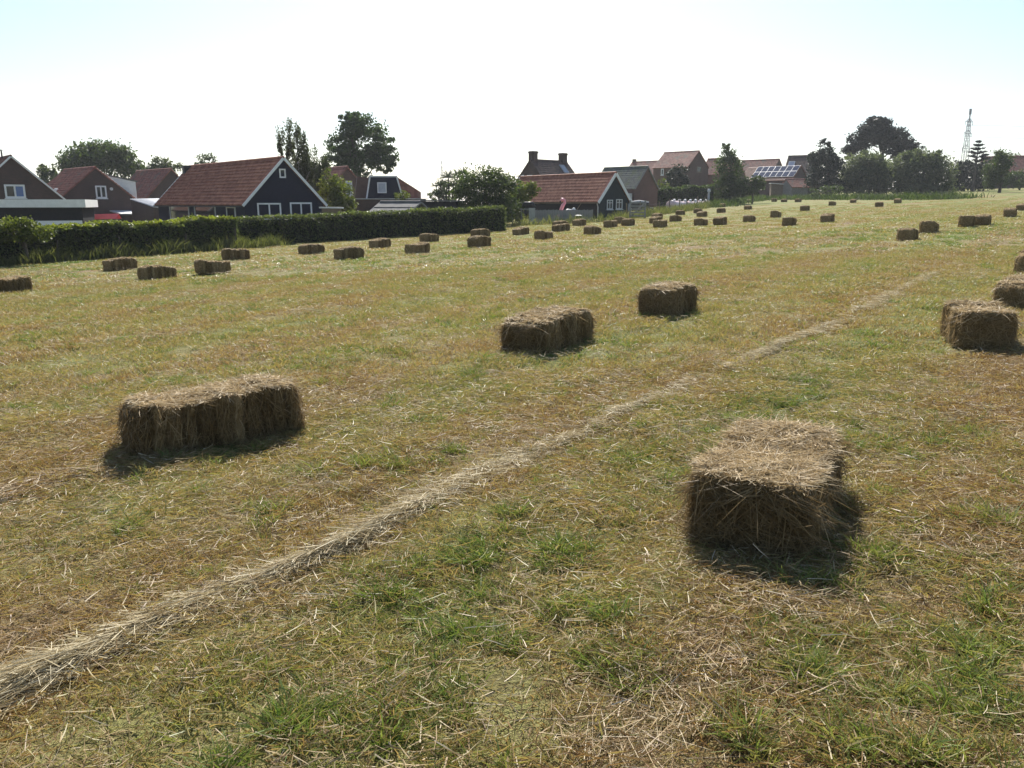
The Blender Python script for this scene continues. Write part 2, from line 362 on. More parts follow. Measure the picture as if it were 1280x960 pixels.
class MB:
    """collects boxes, bars and polygons for ONE mesh"""
    def __init__(s): s.v, s.f = [], []
    def poly(s, pts):
        n = len(s.v); s.v += [tuple(p) for p in pts]; s.f.append(tuple(range(n, n + len(pts))))
    def box(s, a, b):
        (x0, y0, z0), (x1, y1, z1) = a, b; n = len(s.v)
        s.v += [(x0, y0, z0), (x1, y0, z0), (x1, y1, z0), (x0, y1, z0), (x0, y0, z1), (x1, y0, z1), (x1, y1, z1), (x0, y1, z1)]
        s.f += [tuple(n + i for i in q) for q in ((0, 3, 2, 1), (4, 5, 6, 7), (0, 1, 5, 4), (1, 2, 6, 5), (2, 3, 7, 6), (3, 0, 4, 7))]; return s
    def bar(s, p, q, w, h=None, up=(0, 0, 1)):
        h = h or w; p, q = Vector(p), Vector(q); d = (q - p).normalized(); u = Vector(up)
        if abs(d.dot(u)) > 0.98: u = Vector((1, 0, 0))
        x = d.cross(u).normalized(); y = x.cross(d).normalized(); n = len(s.v)
        for c in (p, q):
            for i, j in ((-1, -1), (1, -1), (1, 1), (-1, 1)): s.v.append(tuple(c + x * i * w / 2 + y * j * h / 2))
        s.f += [tuple(n + i for i in k) for k in ((0, 1, 2, 3), (7, 6, 5, 4), (0, 4, 5, 1), (1, 5, 6, 2), (2, 6, 7, 3), (3, 7, 4, 0))]; return s
    def tube(s, pts, rad, n=7):
        base = len(s.v); prev = None
        for i, p in enumerate(pts):
            p = Vector(p); a = Vector(pts[max(i - 1, 0)]); b = Vector(pts[min(i + 1, len(pts) - 1)]); d = (b - a).normalized()
            u = prev if prev is not None else (Vector((1, 0, 0)) if abs(d.x) < 0.9 else Vector((0, 1, 0)))
            x = (u - d * u.dot(d)).normalized(); y = d.cross(x); prev = x
            for k in range(n):
                t = 2 * math.pi * k / n; s.v.append(tuple(p + (x * math.cos(t) + y * math.sin(t)) * rad[i]))
        for i in range(len(pts) - 1):
            for k in range(n):
                s.f.append((base + i * n + k, base + i * n + (k + 1) % n, base + (i + 1) * n + (k + 1) % n, base + (i + 1) * n + k))
        s.f.append(tuple(base + k for k in range(n))[::-1]); s.f.append(tuple(base + (len(pts) - 1) * n + k for k in range(n))); return s
    def build(s, name, m, parent=None, loc=None, rotz=0.0, smooth=False):
        me = bpy.data.meshes.new(name); me.from_pydata(s.v, [], s.f); me.update()
        if smooth: me.polygons.foreach_set('use_smooth', np.ones(len(s.f), bool))
        me.materials.append(M[m] if isinstance(m, str) else m)
        return ob(name, me, parent, loc, rotz)

def ribbons(P0, D, L, W, bend, rg, up=None, segs=2):
    """thin strips: start points, unit directions, lengths, widths, sag; two quads each. returns V, Q, per-strip vertex count"""
    n = len(P0); P0 = np.asarray(P0, float); D = np.asarray(D, float)
    r = rg.normal(size=(n, 3)); S = np.cross(D, r); S /= np.linalg.norm(S, axis=1, keepdims=True) + 1e-9
    rows = []
    for k in range(segs + 1):
        t = k / segs
        c = P0 + D * (L * t)[:, None] + bend * (t * t) * L[:, None]
        w = W * (1 - 0.75 * t * (k == segs)) * 0.5
        rows += [c - S * w[:, None], c + S * w[:, None]]
    V = np.stack(rows, 1).reshape(-1, 3); m = 2 * (segs + 1)
    b = np.arange(n)[:, None] * m
    Q = np.concatenate([np.stack([b + 2 * k, b + 2 * k + 1, b + 2 * k + 3, b + 2 * k + 2], 2) for k in range(segs)], 1).reshape(-1, 4)
    return V, Q, m

def leaf_mesh(name, C, size, m, rg, flat=0.0, tri=False, droop=0.0, aspect=0.55):
    """one quad per leaf at centres C with random turn"""
    n = len(C); C = np.asarray(C, float)
    a = rg.normal(size=(n, 3)); a[:, 2] *= (1 - flat * 0.8); a[:, 2] -= droop; a /= np.linalg.norm(a, axis=1, keepdims=True)
    b = rg.normal(size=(n, 3)); b[:, 2] *= (1 - flat); b -= a * (a * b).sum(1, keepdims=True); b /= np.linalg.norm(b, axis=1, keepdims=True) + 1e-9
    s = size * rg.uniform(0.55, 1.35, n)[:, None]
    V = np.stack([C - a * s * 0.5, C + b * s * aspect * 0.5 , C + a * s * 0.5, C - b * s * aspect * 0.5], 1).reshape(-1, 3)
    Q = np.arange(4 * n).reshape(-1, 4)
    return mesh_np(name, V, Q, m, np.repeat(rg.random(n), 4))

# ================================================================== GROUND
def axis(lo, hi, fine, centre, growth):
    a = [centre]
    while a[-1] < hi: a.append(a[-1] + fine * (1 + growth * abs(a[-1] - centre)))
    b = [centre]
    while b[-1] > lo: b.append(b[-1] - fine * (1 + growth * abs(b[-1] - centre)))
    return np.array(sorted(set(b + a)))
gx = axis(-2500, 2500, 0.14, 0.0, 0.16); gy = axis(-60, 4000, 0.14, 4.0, 0.14)
X, Y = np.meshgrid(gx, gy); nx, ny = len(gx), len(gy)
ii = np.arange(nx * ny).reshape(ny, nx)
field = ob('field', mesh_np('field', np.stack([X, Y, ground(X, Y)], 2).reshape(-1, 3),
    np.stack([ii[:-1, :-1], ii[:-1, 1:], ii[1:, 1:], ii[1:, :-1]], 2).reshape(-1, 4), 'field', smooth=True))
tag(field, 'mown hay field with dry stubble sloping gently up to the right', kind='structure')

# ================================================================== BUILDINGS
def roof_side(mb, side, H, W, rise, y0, y1, oe, tw, cr, amp, step=0.045, thick=0.09):
    sl = math.hypot(W / 2, rise); ux, uz = W / 2 / sl, -rise / sl            # down the slope
    nxv, nzv = rise / sl, W / 2 / sl
    S = sl + oe; nc = max(2, int(round(S / cr))); cols = max(2, int(round((y1 - y0) / tw)))
    k = 3 if amp > 0 else 1
    ys = np.linspace(y0, y1, cols * k + 1); wave = (np.array([0.0, 1.0, 0.45])[np.arange(len(ys)) % 3] * amp) if amp > 0 else np.zeros(len(ys))
    rows = []
    for c in range(nc):
        rows += [(S * c / nc, 0.0), (S * (c + 1) / nc, step)]
    rows.append((S, -thick)); n0 = len(mb.v)
    for s, off in rows:
        for y, w in zip(ys, wave):
            o = off + (w if off > -thick else 0.0)
            mb.v.append((side * (ux * s + nxv * o), y, H + uz * s + nzv * o))
    m = len(ys)
    for r in range(len(rows) - 1):
        for c in range(m - 1):
            q = (n0 + r * m + c, n0 + r * m + c + 1, n0 + (r + 1) * m + c + 1, n0 + (r + 1) * m + c)
            mb.f.append(q if side > 0 else q[::-1])
    a = len(mb.v)                                                              # underside and gable edges
    mb.v += [(0, y0, H - thick / nzv), (0, y1, H - thick / nzv), (side * (ux * S - nxv * thick), y1, H + uz * S - nzv * thick), (side * (ux * S - nxv * thick), y0, H + uz * S - nzv * thick),
             (0, y0, H), (0, y1, H), (side * ux * S, y1, H + uz * S), (side * ux * S, y0, H + uz * S)]
    mb.f += [(a, a + 3, a + 2, a + 1), (a, a + 4, a + 7, a + 3), (a + 1, a + 2, a + 6, a + 5)]

class House: pass
def house(name, label, peak, Y, head, L, W, rise, wall='brick_dark', roof='tile_brown', oe=0.25, og=0.12, tw=0.27, cr=0.33, amp=0.035,
          barge=None, bw=0.16, cat='house', ridge=True, gutter=None):
    h = House(); P = at(*peak, Y); hd = R(head)
    h.rz = -hd; h.ax = Vector((math.cos(hd), -math.sin(hd), 0)); h.ay = Vector((math.sin(hd), math.cos(hd), 0))
    cs = [P + h.ax * (s * W / 2) + h.ay * t for s in (-1, 1) for t in (0, L)]
    base = min(gz(c.x, c.y) for c in cs) - 0.15
    h.o = Vector((P.x, P.y, base)); h.H = P.z - base; h.W, h.L, h.rise = W, L, rise
    h.e = tag(empty(name, h.o, h.rz), label, cat)
    He, Hp = h.H - rise - 0.13, h.H - 0.13
    h.He = He
    b = MB(); w = W / 2
    b.poly([(-w, 0, 0), (w, 0, 0), (w, 0, He), (0, 0, Hp), (-w, 0, He)]); b.poly([(w, L, 0), (-w, L, 0), (-w, L, He), (0, L, Hp), (w, L, He)])
    b.poly([(-w, L, 0), (-w, 0, 0), (-w, 0, He), (-w, L, He)]); b.poly([(w, 0, 0), (w, L, 0), (w, L, He), (w, 0, He)])
    h.wall = b.build('wall', wall, h.e)
    r = MB()
    for s in (-1, 1): roof_side(r, s, h.H, W, rise, -og, L + og, oe, tw, cr, amp)
    h.roof = r.build('roof', roof, h.e)
    if ridge: MB().tube([(0, -og, h.H + 0.0), (0, L + og, h.H + 0.0)], [0.11, 0.11], 8).build('ridge_cap', roof, h.e)
    sl = math.hypot(w, rise); oz = rise / sl * (sl + oe); ox = w / sl * (sl + oe)
    if barge:
        for yy in (-og - 0.04, L + og + 0.04):
            for s in (-1, 1):
                MB().bar((s * 0.02, yy, h.H - bw * 0.35), (s * ox, yy, h.H - oz - bw * 0.35), 0.05, bw, up=(0, 0, 1)).build('bargeboard', barge, h.e)
    if gutter:
        for s in (-1, 1):
            MB().bar((s * (ox + 0.05), -og, h.H - oz - 0.09), (s * (ox + 0.05), L + og, h.H - oz - 0.09), 0.09, 0.10).build('gutter', gutter, h.e)
    return h
def local(h, P):
    d = P - h.o; return Vector((d.dot(h.ax), d.dot(h.ay), d.z))
def hit(h, side, u, v):
    """pixel -> (along, z) on a wall of the house"""
    d = ray(u, v); o = Vector((0, 0, CAM_Z)) - h.o
    lo = Vector((o.dot(h.ax), o.dot(h.ay), o.z)); ld = Vector((d.dot(h.ax), d.dot(h.ay), d.z))
    if side == 'front': t = (0 - lo.y) / ld.y; p = lo + ld * t; return p.x, p.z
    x = -h.W / 2 if side == 'left' else h.W / 2
    t = (x - lo.x) / ld.x; p = lo + ld * t; return p.y, p.z
def window(h, side, a0, z0, a1, z1, nm=1, fw=0.09, frame='white', pane='pane', name='window', cross=False, sill=True):
    if a0 > a1: a0, a1 = a1, a0
    if z0 > z1: z0, z1 = z1, z0
    def pt(a, z, out):
        if side == 'front': return (a, -out, z)
        return ((-h.W / 2 - out) if side == 'left' else (h.W / 2 + out), a, z)
    def bx(mb, a, b, c, d, o0, o1):
        p, q = pt(a, b, o0), pt(c, d, o1)
        mb.box(tuple(min(i, j) for i, j in zip(p, q)), tuple(max(i, j) for i, j in zip(p, q)))
    f = MB()
    bx(f, a0, z0, a0 + fw, z1, -0.02, 0.05); bx(f, a1 - fw, z0, a1, z1, -0.02, 0.05)
    bx(f, a0 + fw, z1 - fw, a1 - fw, z1, -0.02, 0.05); bx(f, a0 + fw, z0, a1 - fw, z0 + fw, -0.02, 0.05)
    for i in range(1, nm):
        c = a0 + (a1 - a0) * i / nm; bx(f, c - fw * 0.45, z0 + fw, c + fw * 0.45, z1 - fw, -0.02, 0.047)
    if cross:
        zc = z0 + (z1 - z0) * 0.68; bx(f, a0 + fw, zc - fw * 0.35, a1 - fw, zc + fw * 0.35, -0.02, 0.043)
    wo = f.build(name, frame, h.e)
    for i in range(nm):
        g = MB(); l = a0 + (a1 - a0) * i / nm; r = a0 + (a1 - a0) * (i + 1) / nm
        bx(g, l + fw * 0.5, z0 + fw * 0.5, r - fw * 0.5, z1 - fw * 0.5, 0.002, 0.012)
        g.build('pane', pane if isinstance(pane, str) else pane[i], wo)
    if sill:
        s = MB(); bx(s, a0 - 0.06, z0 - 0.07, a1 + 0.06, z0 - 0.004, -0.02, 0.10); s.build('sill', frame, wo)
    return wo
def winpx(h, side, u0, v0, u1, v1, **k):
    a, z = hit(h, side, u0, v0); b, y = hit(h, side, u1, v1); return window(h, side, a, z, b, y, **k)
def chimney(h, y, w, d, ht, m='brick_dark', x=0.0):
    b = MB().box((x - w / 2, y - d / 2, h.H - abs(x) * h.rise / (h.W / 2) - 0.5), (x + w / 2, y + d / 2, h.H + ht)); b.box((x - w / 2 - 0.06, y - d / 2 - 0.06, h.H + ht - 0.22), (x + w / 2 + 0.06, y + d / 2 + 0.06, h.H + ht - 0.08))
    c = b.build('chimney', m, h.roof); return c
def skylight(h, s, y0, y1, t0, t1, frame='metal', pane='pane'):
    """on slope s, between y0..y1 along the ridge and t0..t1 down the slope (0..1)"""
    w = h.W / 2; sl = math.hypot(w, h.rise); n = Vector((s * h.rise / sl, 0, w / sl))
    def p(y, t, o): return Vector((s * w * t, y, h.H - h.rise * t)) + n * o
    b = MB(); q = [(y0, t0), (y1, t0), (y1, t1), (y0, t1)]
    for i in range(4): b.bar(p(*q[i], 0.08), p(*q[(i + 1) % 4], 0.08), 0.08, 0.14, up=n)
    f = b.build('roof_window', frame, h.roof)
    g = MB(); g.poly([p(*c, 0.11) for c in q]); g.build('pane', pane, f)

# --- brick house at the left edge (gable towards us) with a wing running off to the left
h = house('brick_house', 'dark brick house cut off by the left edge, blue blind in its window', (13, 195), 62, -41, 9.0, 8.2, 3.9, roof='tile_brown', barge='white', bw=0.12, oe=0.3)
winpx(h, 'front', 4.6, 230.5, 32.6, 247.7, nm=2, fw=0.13, pane=('pane', 'pane_blue'))
MB().tube([(-0.45, 0.6, h.H - 0.15), (-0.45, 0.6, h.H + 0.38)], [0.06, 0.05], 8).tube([(-0.45, 0.6, h.H + 0.38), (-0.45, 0.6, h.H + 0.5)], [0.12, 0.01], 8).build('flue', 'black', h.roof)

# --- flat-roofed garage with white fascia
def flat_box(name, label, pl, pr, Yl, Yr, depth, fascia=0.5, wall='black_wood', fm='white', over=0.25, cat='garage', roofm='felt'):
    """pl/pr: pixels of the top left and right corners of the front at depths Yl/Yr"""
    A, B = at(*pl, Yl), at(*pr, Yr); top = (A.z + B.z) / 2
    d = Vector((B.x - A.x, B.y - A.y, 0)); Ln = d.length; d.normalize(); rz = math.atan2(d.y, d.x)
    n = Vector((-d.y, d.x, 0))
    base = min(gz(*(p.xy)) for p in (A, B, A + n * depth, B + n * depth)) - 0.1
    e = tag(empty(name, (A.x, A.y, base), rz), label, cat); H = top - base
    MB().box((over, over, 0), (Ln - over, depth - over, H - fascia + 0.05)).build('wall', wall, e)
    MB().box((0.03, 0.03, H - fascia + 0.06), (Ln - 0.03, depth - 0.03, H - 0.04)).build('flat_roof', roofm, e)
    for a, b in (((0, 0, H - fascia), (Ln, 0.03, H)), ((0, depth - 0.03, H - fascia), (Ln, depth, H)), ((0, 0.031, H - fascia), (0.03, depth - 0.031, H)), ((Ln - 0.03, 0.031, H - fascia), (Ln, depth - 0.031, H))):
        MB().box(a, b).build('fascia', fm, e)
    return e, H, Ln, A, d
e, H, Ln, A, d = flat_box('garage', 'flat-roofed garage with broad white fascia and white door behind the hedge', (-30, 249.5), (106, 249), 49, 51, 6.0, 0.48)
g = MB()
for i in range(5): g.box((2.9, 0.17 , 0.02 + i * 0.40), (5.5, 0.245, 0.40 + i * 0.40))
gd = g.build('door', 'white', e); MB().box((4.1, 0.12, 0.92), (4.3, 0.165, 0.97)).build('handle', 'metal', gd)

# --- brick house with white-clad dormer
h = house('brick_house', 'dark brick house with red-brown tiled roof and white-sided dormer behind the garage', (118.6, 209), 75, -45, 8.6, 7.6, 3.2, roof='tile_old', oe=0.2)
winpx(h, 'front', 118.6, 232, 134, 248, nm=2, fw=0.13, pane='pane')
skylight(h, -1, 3.0, 3.8, 0.62, 0.85, frame='white', pane='curtain')
w = h.W / 2
dm = MB()                                                   # dormer on the right slope: a box with a gently sloping top
y0, y1 = 0.7, 5.2
for yy in (y0, y1):
    q = [(0.5, yy, h.H - 0.55), (3.7, yy, h.H - 1.2), (3.7, yy, h.H - 3.1)]
    dm.poly(q if yy == y0 else q[::-1])
dm.poly([(3.7, y0, h.H - 3.1), (3.7, y0, h.H - 1.2), (3.7, y1, h.H - 1.2), (3.7, y1, h.H - 3.1)])
dmo = dm.build('dormer', 'white', h.e)
MB().bar((0.4, (y0 + y1) / 2, h.H - 0.47), (3.85, (y0 + y1) / 2, h.H - 1.16), y1 - y0 + 0.2, 0.08).build('dormer_roof', 'felt', dmo)
MB().box((1.0, -2.6, 0), (4.2, -0.01, h.He - 0.9)).build('lean_to_wall', 'brick_dark', h.e)
MB().bar((2.6, -2.8, h.He - 0.82), (2.6, -0.02, h.He - 0.55), 3.5, 0.10).build('lean_to_roof', 'offwhite', h.e)
MB().tube([(1.2, -0.03, h.H - 1.9), (1.2, -0.12, h.H - 1.9)], [0.14, 0.14], 10).build('vent', 'offwhite', h.e)

# --- house behind, left of the blue shed
h = house('brick_house', 'red-roofed brick house with dark gable just left of the long blue barn', (213.5, 211), 90, -45, 9.6, 7.4, 3.9, roof='tile_old')
# --- lean-to with pale sheet roof
c = [at(163, 248.8, 74), at(208, 248.3, 72.5), at(208, 259.8, 67), at(191, 258.0, 68)]
zb = gz(c[3].x, c[3].y) - 0.2; o0 = Vector((c[3].x, c[3].y, zb)); c = [p - o0 for p in c]; dn = Vector((0, 0, 0.06))
e = tag(empty('lean_to_shed', o0), 'low brick lean-to shed with pale corrugated sheet roof', 'shed')
b = MB()
for p, q in ((c[3], c[2]), (c[0], c[3]), (c[2], c[1]), (c[1], c[0])):
    b.poly([(p.x, p.y, 0), (q.x, q.y, 0), tuple(q - dn * 1.5), tuple(p - dn * 1.5)])
b.build('wall', 'brick_dark', e)
b = MB(); n = 40
for k in range(n + 1):
    t = k / n; hi, lo_ = c[0].lerp(c[1], t), c[3].lerp(c[2], t); dv = (lo_ - hi).normalized() * 0.2; up = Vector((0, 0, 0.035 * (k % 2)))
    b.v += [tuple(hi - dv + up), tuple(lo_ + dv + up), tuple(hi - dv + up - dn), tuple(lo_ + dv + up - dn)]
for k in range(n):
    a = 4 * k; b.f += [(a, a + 1, a + 5, a + 4), (a + 2, a + 6, a + 7, a + 3), (a + 1, a + 3, a + 7, a + 5)]
b.build('roof', 'sheet', e)

# --- the long blue-black barn behind the hedge
h = house('timber_barn', 'long blue-black timber barn with red pantile roof and white bargeboards behind the hedge', (352.7, 197), 55, -41, 17.0, 5.6, 2.85, wall='blue_wood', roof='tile_red', barge='white', bw=0.17, oe=0.3, og=0.18, cat='barn', gutter='black')
BARN = h
winpx(h, 'front', 321, 253.7, 352, 275, nm=2, fw=0.1)
winpx(h, 'front', 362, 253, 390.5, 275, nm=2, fw=0.1)
winpx(h, 'front', 348.6, 210.8, 357.2, 222.5, nm=1, fw=0.09, sill=False)
winpx(h, 'left', 212, 256, 237.6, 275, nm=1, fw=0.10, frame='offwhite')
winpx(h, 'left', 243, 256, 270.7, 275, nm=1, fw=0.10, frame='offwhite')
winpx(h, 'left', 283, 258, 295.5, 275, nm=1, fw=0.10, frame='offwhite')
for i in range(17):                                        # horizontal boards of the gable, lapped
    z = 0.15 + i * 0.2 * 1.45
    wd = h.W / 2 if z < h.He else h.W / 2 * (h.H - 0.13 - z) / h.rise
    if wd < 0.2: break
    MB().box((-wd + 0.01, -0.014, z - 0.283), (wd - 0.01, -0.003, z)).build('cladding_board', 'blue_wood', h.e)
chimney(h, 16.75, 0.6, 0.5, 0.06, 'black', x=-0.35)

# --- house with blue mansard front, and the brick house beside it
h = house('brick_house', 'brick house with steep gable and white window behind the birch', (434, 208.5), 80, -38, 7.0, 6.2, 3.2, wall='brick_red', roof='tile_old')
winpx(h, 'front', 431.6, 226, 440.5, 244, nm=1, fw=0.1, pane='curtain')
P0 = at(480, 248, 72); base = gz(*P0.xy) - 0.1
e = tag(empty('mansard_house', (P0.x, P0.y, base), R(12)), 'house with dark blue mansard front, white trim and pale window', 'house')
zt, zb = at(480, 220.5, 72).z - base, at(480, 248, 72).z - base
b = MB(); fl, fr, tl, tr = -1.5, 1.65, -1.15, 1.15
b.poly([(fl, 0, zb), (fr, 0, zb), (tr, 0, zt), (tl, 0, zt)]); b.poly([(fl, 5, zb), (fl, 0, zb), (tl, 0, zt), (tl, 5, zt)]); b.poly([(fr, 5, zb), (fl, 5, zb), (tl, 5, zt), (tr, 5, zt)])
b.poly([(fr, 0, zb), (fr, 5, zb), (tr, 5, zt), (tr, 0, zt)]); b.poly([(tl, 0, zt), (tr, 0, zt), (tr, 5, zt), (tl, 5, zt)])
b.build('upper_storey', 'blue_wood', e)
MB().box((-2.6, -0.6, 0), (3.6, 5.5, zb - 0.08)).build('wall', 'brick_dark', e)
MB().box((-2.7, -0.8, zb - 0.075), (3.8, 5.6, zb - 0.01)).build('flat_roof', 'offwhite', e)
for p, q in (((fl, -0.03, zb), (tl, -0.03, zt)), ((fr, -0.03, zb), (tr, -0.03, zt)), ((tl - 0.05, -0.03, zt), (tr + 0.05, -0.03, zt))):
    MB().bar(p, q, 0.06, 0.13, up=(1, 0, 0) if p[0] != tl - 0.05 else (0, 0, 1)).build('trim', 'white', e)
b = MB(); b.poly([(tr, 0.3, zt + 0.02), (3.35, 0.5, zt - 1.35), (3.35, 4.8, zt - 1.35), (tr, 4.8, zt + 0.02)])
b.poly([(fr, 0.32, zb), (3.3, 0.52, zb), (3.3, 0.52, zt - 1.40), (tr, 0.32, zt - 0.04)]); b.poly([(3.3, 0.52, zb), (3.3, 4.75, zb), (3.3, 4.75, zt - 1.4), (3.3, 0.52, zt - 1.4)])
ro = b.build('side_roof', 'tile_old', e)
b = MB(); b.poly([(1.95, 0.32, zt - 0.50), (2.7, 0.36, zt - 0.93), (2.7, 1.2, zt - 0.90), (1.95, 1.2, zt - 0.47)]); b.build('roof_window', 'pane', ro)
b = MB()
b.box((-0.55, -0.09, zb + 0.45), (0.25, -0.03, zt - 0.5)); wo = b.build('window', 'white', e)
MB().box((-0.46, -0.11, zb + 0.54), (0.16, -0.093, zt - 0.59)).build('pane', 'curtain', wo)
b = MB(); b.poly([(-2.5, 0.6, zb), (fl - 0.02, 0.6, zb), (tl - 0.05, 0.6, zt - 0.1), (-2.2, 0.6, zt)]); b.poly([(-2.5, 0.6, zb), (-2.2, 0.6, zt), (-2.2, 4, zt), (-2.5, 4, zb)])
b.build('party_wall', 'brick_red', e)

# --- garden sheds behind the second hedge
def lean_shed(name, label, px, Yd, w, dp, hz, drop, rot, wall, roof, cat='shed'):
    P = at(*px, Yd); base = gz(P.x, P.y) - 0.05
    e = tag(empty(name, (P.x, P.y, base), R(rot)), label, cat); H = P.z - base
    b = MB()
    b.poly([(0, 0, 0), (w, 0, 0), (w, 0, H - drop - 0.06), (0, 0, H - 0.06)]); b.poly([(w, 0, 0), (w, dp, 0), (w, dp, H - drop - 0.06), (w, 0, H - drop - 0.06)])
    b.poly([(0, dp, 0), (0, 0, 0), (0, 0, H - 0.06), (0, dp, H - 0.06)]); b.poly([(w, dp, 0), (0, dp, 0), (0, dp, H - 0.06), (w, dp, H - drop - 0.06)])
    b.build('wall', wall, e)
    MB().bar((-0.15, dp / 2, H), (w + 0.15, dp / 2, H - drop), dp + 0.3, 0.09).build('roof', roof, e)
    return e, H
lean_shed('garden_shed', 'black flat-topped garden shed right of the low grey shed roof', (526, 250.5), 60, 2.7, 2.6, 2, 0.05, -6, 'black_wood', 'felt')
P = at(472, 262, 56)
h = house('garden_shed', 'low garden shed with grey felt roof showing just above the hedge', (524, 252.5), 57, -62, 3.2, 2.6, 0.65, wall='black_wood', roof='felt', amp=0, cr=0.8, tw=1.0, cat='shed', barge='greywood', bw=0.1)
# low planter frame by the barn
e, H = lean_shed('wood_store', 'small orange-brown wood store beside the barn gable', (402, 259.5), 54.5, 1.2, 0.7, 1, 0.02, 4, 'brownwood', 'offwhite', cat='wood store')

# --- house with two chimneys
h = house('brick_house', 'tall house with two chimneys and dark hipped-looking roof behind the red shed', (663, 199.5), 95, 45, 6.2, 7.6, 4.0, wall='brick_dark', roof='tile_dark', oe=0.2)
chimney(h, 0.45, 0.75, 0.75, 0.95); chimney(h, 5.6, 0.75, 0.75, 0.95)
for (a, b, c, d) in ((648, 219, 655, 231), (659, 219, 665.5, 224), (670, 219, 676, 224)): winpx(h, 'front', a, b, c, d, nm=1, fw=0.1, pane='curtain', sill=False)
skylight(h, 1, 4.3, 5.1, 0.14, 0.36, frame='metal', pane='curtain')

# --- red pantile shed with white bargeboards
h = house('timber_shed', 'black timber shed with bright red pantile roof and thick white bargeboards', (768, 216), 70, -35, 13.4, 3.5, 2.2, wall='slate_wood', roof='tile_red', barge='white', bw=0.24, oe=0.25, og=0.2, cat='shed', gutter='brownwood')
RSHED = h
winpx(h, 'front', 758.6, 249.7, 765.5, 261.7, nm=2, fw=0.08, frame='offwhite', cross=True)
winpx(h, 'front', 770, 249, 777.5, 261.5, nm=2, fw=0.08, frame='offwhite', cross=True)
MB().box((-h.W / 2 - 0.02, -0.0, 0.05), (-h.W / 2 - 0.004, h.L, h.He - 0.02)).build('side_cladding', 'black_wood', h.e)
MB().tube([(-h.W / 2 - 0.2, -0.1, h.He - 0.15), (-h.W / 2 - 0.05, -0.06, h.He - 0.5), (-h.W / 2 - 0.05, -0.06, 0.1)], [0.04] * 3, 6).build('downpipe', 'offwhite', h.e)

# --- grey-green roofed house
h = house('brick_house', 'small brick house with mossy grey tile roof right of the red shed', (809, 208), 95, -45, 6.1, 4.5, 2.4, wall='brick_red', roof='tile_grey', barge='greywood', bw=0.1, oe=0.15)
MB().box((-h.W / 2 - 1.2, 0.3, 0), (-h.W / 2 - 0.02, 1.6, h.He - 0.5)).build('porch', 'offwhite', h.e)
# --- large red-roofed house and its lower neighbour
h = house('brick_house', 'large brick farmhouse with old red roof rising above the round bush', (873.7, 188.6), 135, -45, 6.6, 6.2, 2.5, wall='brick_red', roof='tile_old', oe=0.2)
winpx(h, 'front', 871, 208, 876.5, 215.5, nm=1, fw=0.12, frame='brownwood')
winpx(h, 'left', 826.5, 211, 829.5, 219, nm=1, fw=0.12)
h = house('brick_house', 'low red-roofed cottage half hidden left of the large farmhouse', (830, 200.8), 150, -45, 7.0, 6.0, 2.6, wall='brick_red', roof='tile_old')
chimney(h, 6.6, 0.5, 0.5, 0.5)
h = house('brick_house', 'red-roofed house mostly hidden behind the slim tall tree', (922, 197), 140, -45, 5.6, 5.2, 2.6, wall='brick_red', roof='tile_old')
h = house('brick_house', 'far house with pinkish red roof rising behind the solar panels', (974, 198.8), 175, -45, 8.5, 5.4, 2.6, wall='brick_dark', roof='tile_old')
# --- barn with solar panels
h = house('solar_barn', 'dark barn with two rows of solar panels on its roof', (1001.6, 207), 146, -45, 10.0, 6.0, 2.4, wall='brick_dark', roof='tile_brown', cat='barn', ridge=False)
w = h.W / 2; sl = math.hypot(w, h.rise); nn = Vector((-h.rise / sl, 0, w / sl)); dn = Vector((-w / sl, 0, -h.rise / sl))
for r_ in range(2):
    for c_ in range(7):
        y0 = 0.05 + c_ * 1.16; s0 = 0.12 + r_ * 1.56
        c = [Vector((0, y0 + a, h.H)) + dn * (s0 + b) for a, b in ((0, 0), (1.13, 0), (1.13, 1.5), (0, 1.5))]
        fr = MB(); n = len(fr.v); fr.v += [tuple(p + nn * 0.09) for p in c] + [tuple(p + nn * 0.14) for p in c]
        fr.f += [(0, 1, 2, 3), (0, 4, 5, 1), (1, 5, 6, 2), (2, 6, 7, 3), (3, 7, 4, 0), (4, 7, 6, 5)]
        po = fr.build('solar_panel', 'metal', h.roof)
        m = MB(); ctr = sum(c, Vector()) / 4
        m.poly([tuple(ctr + (p - ctr) * 0.955 + nn * 0.145) for p in c][::-1]); m.build('cell_sheet', 'solar', po)
# --- low red shed
h = house('farm_shed', 'low farm shed with rusty red roof, grey wall and dark open front', (983, 223.8), 138, 77, 5.2, 3.6, 1.2, wall='greywood', roof='tile_old', cat='shed', oe=0.3)
MB().box((h.W / 2 + 0.004, 3.0, 0.1), (h.W / 2 + 0.03, 5.1, h.He - 0.05)).build('open_front_shade', 'black', h.e)  # black sheet on the wall, standing in for the shade inside the opening
e, H = lean_shed('small_greenhouse', 'small white-roofed greenhouse left of the low farm shed', (964.5, 229), 139, 1.9, 1.6, 1, 0.16, -8, 'brownwood', 'white', cat='greenhouse')
# --- dark house with white gable bits
h = house('brick_house', 'dark-roofed house with pale skylight beside the conical evergreen', (1022, 194), 150, -60, 5.0, 6.4, 3.0, wall='concrete', roof='tile_dark')
skylight(h, -1, 3.6, 4.6, 0.38, 0.72, pane='curtain', frame='white')
# --- house at the right edge
h = house('brick_house', 'red-roofed house at the right edge behind the small tree', (1300, 194.5), 165, -66, 10.0, 7.0, 3.0, wall='brick_dark', roof='tile_old')
chimney(h, 9.7, 0.7, 0.7, 0.6)

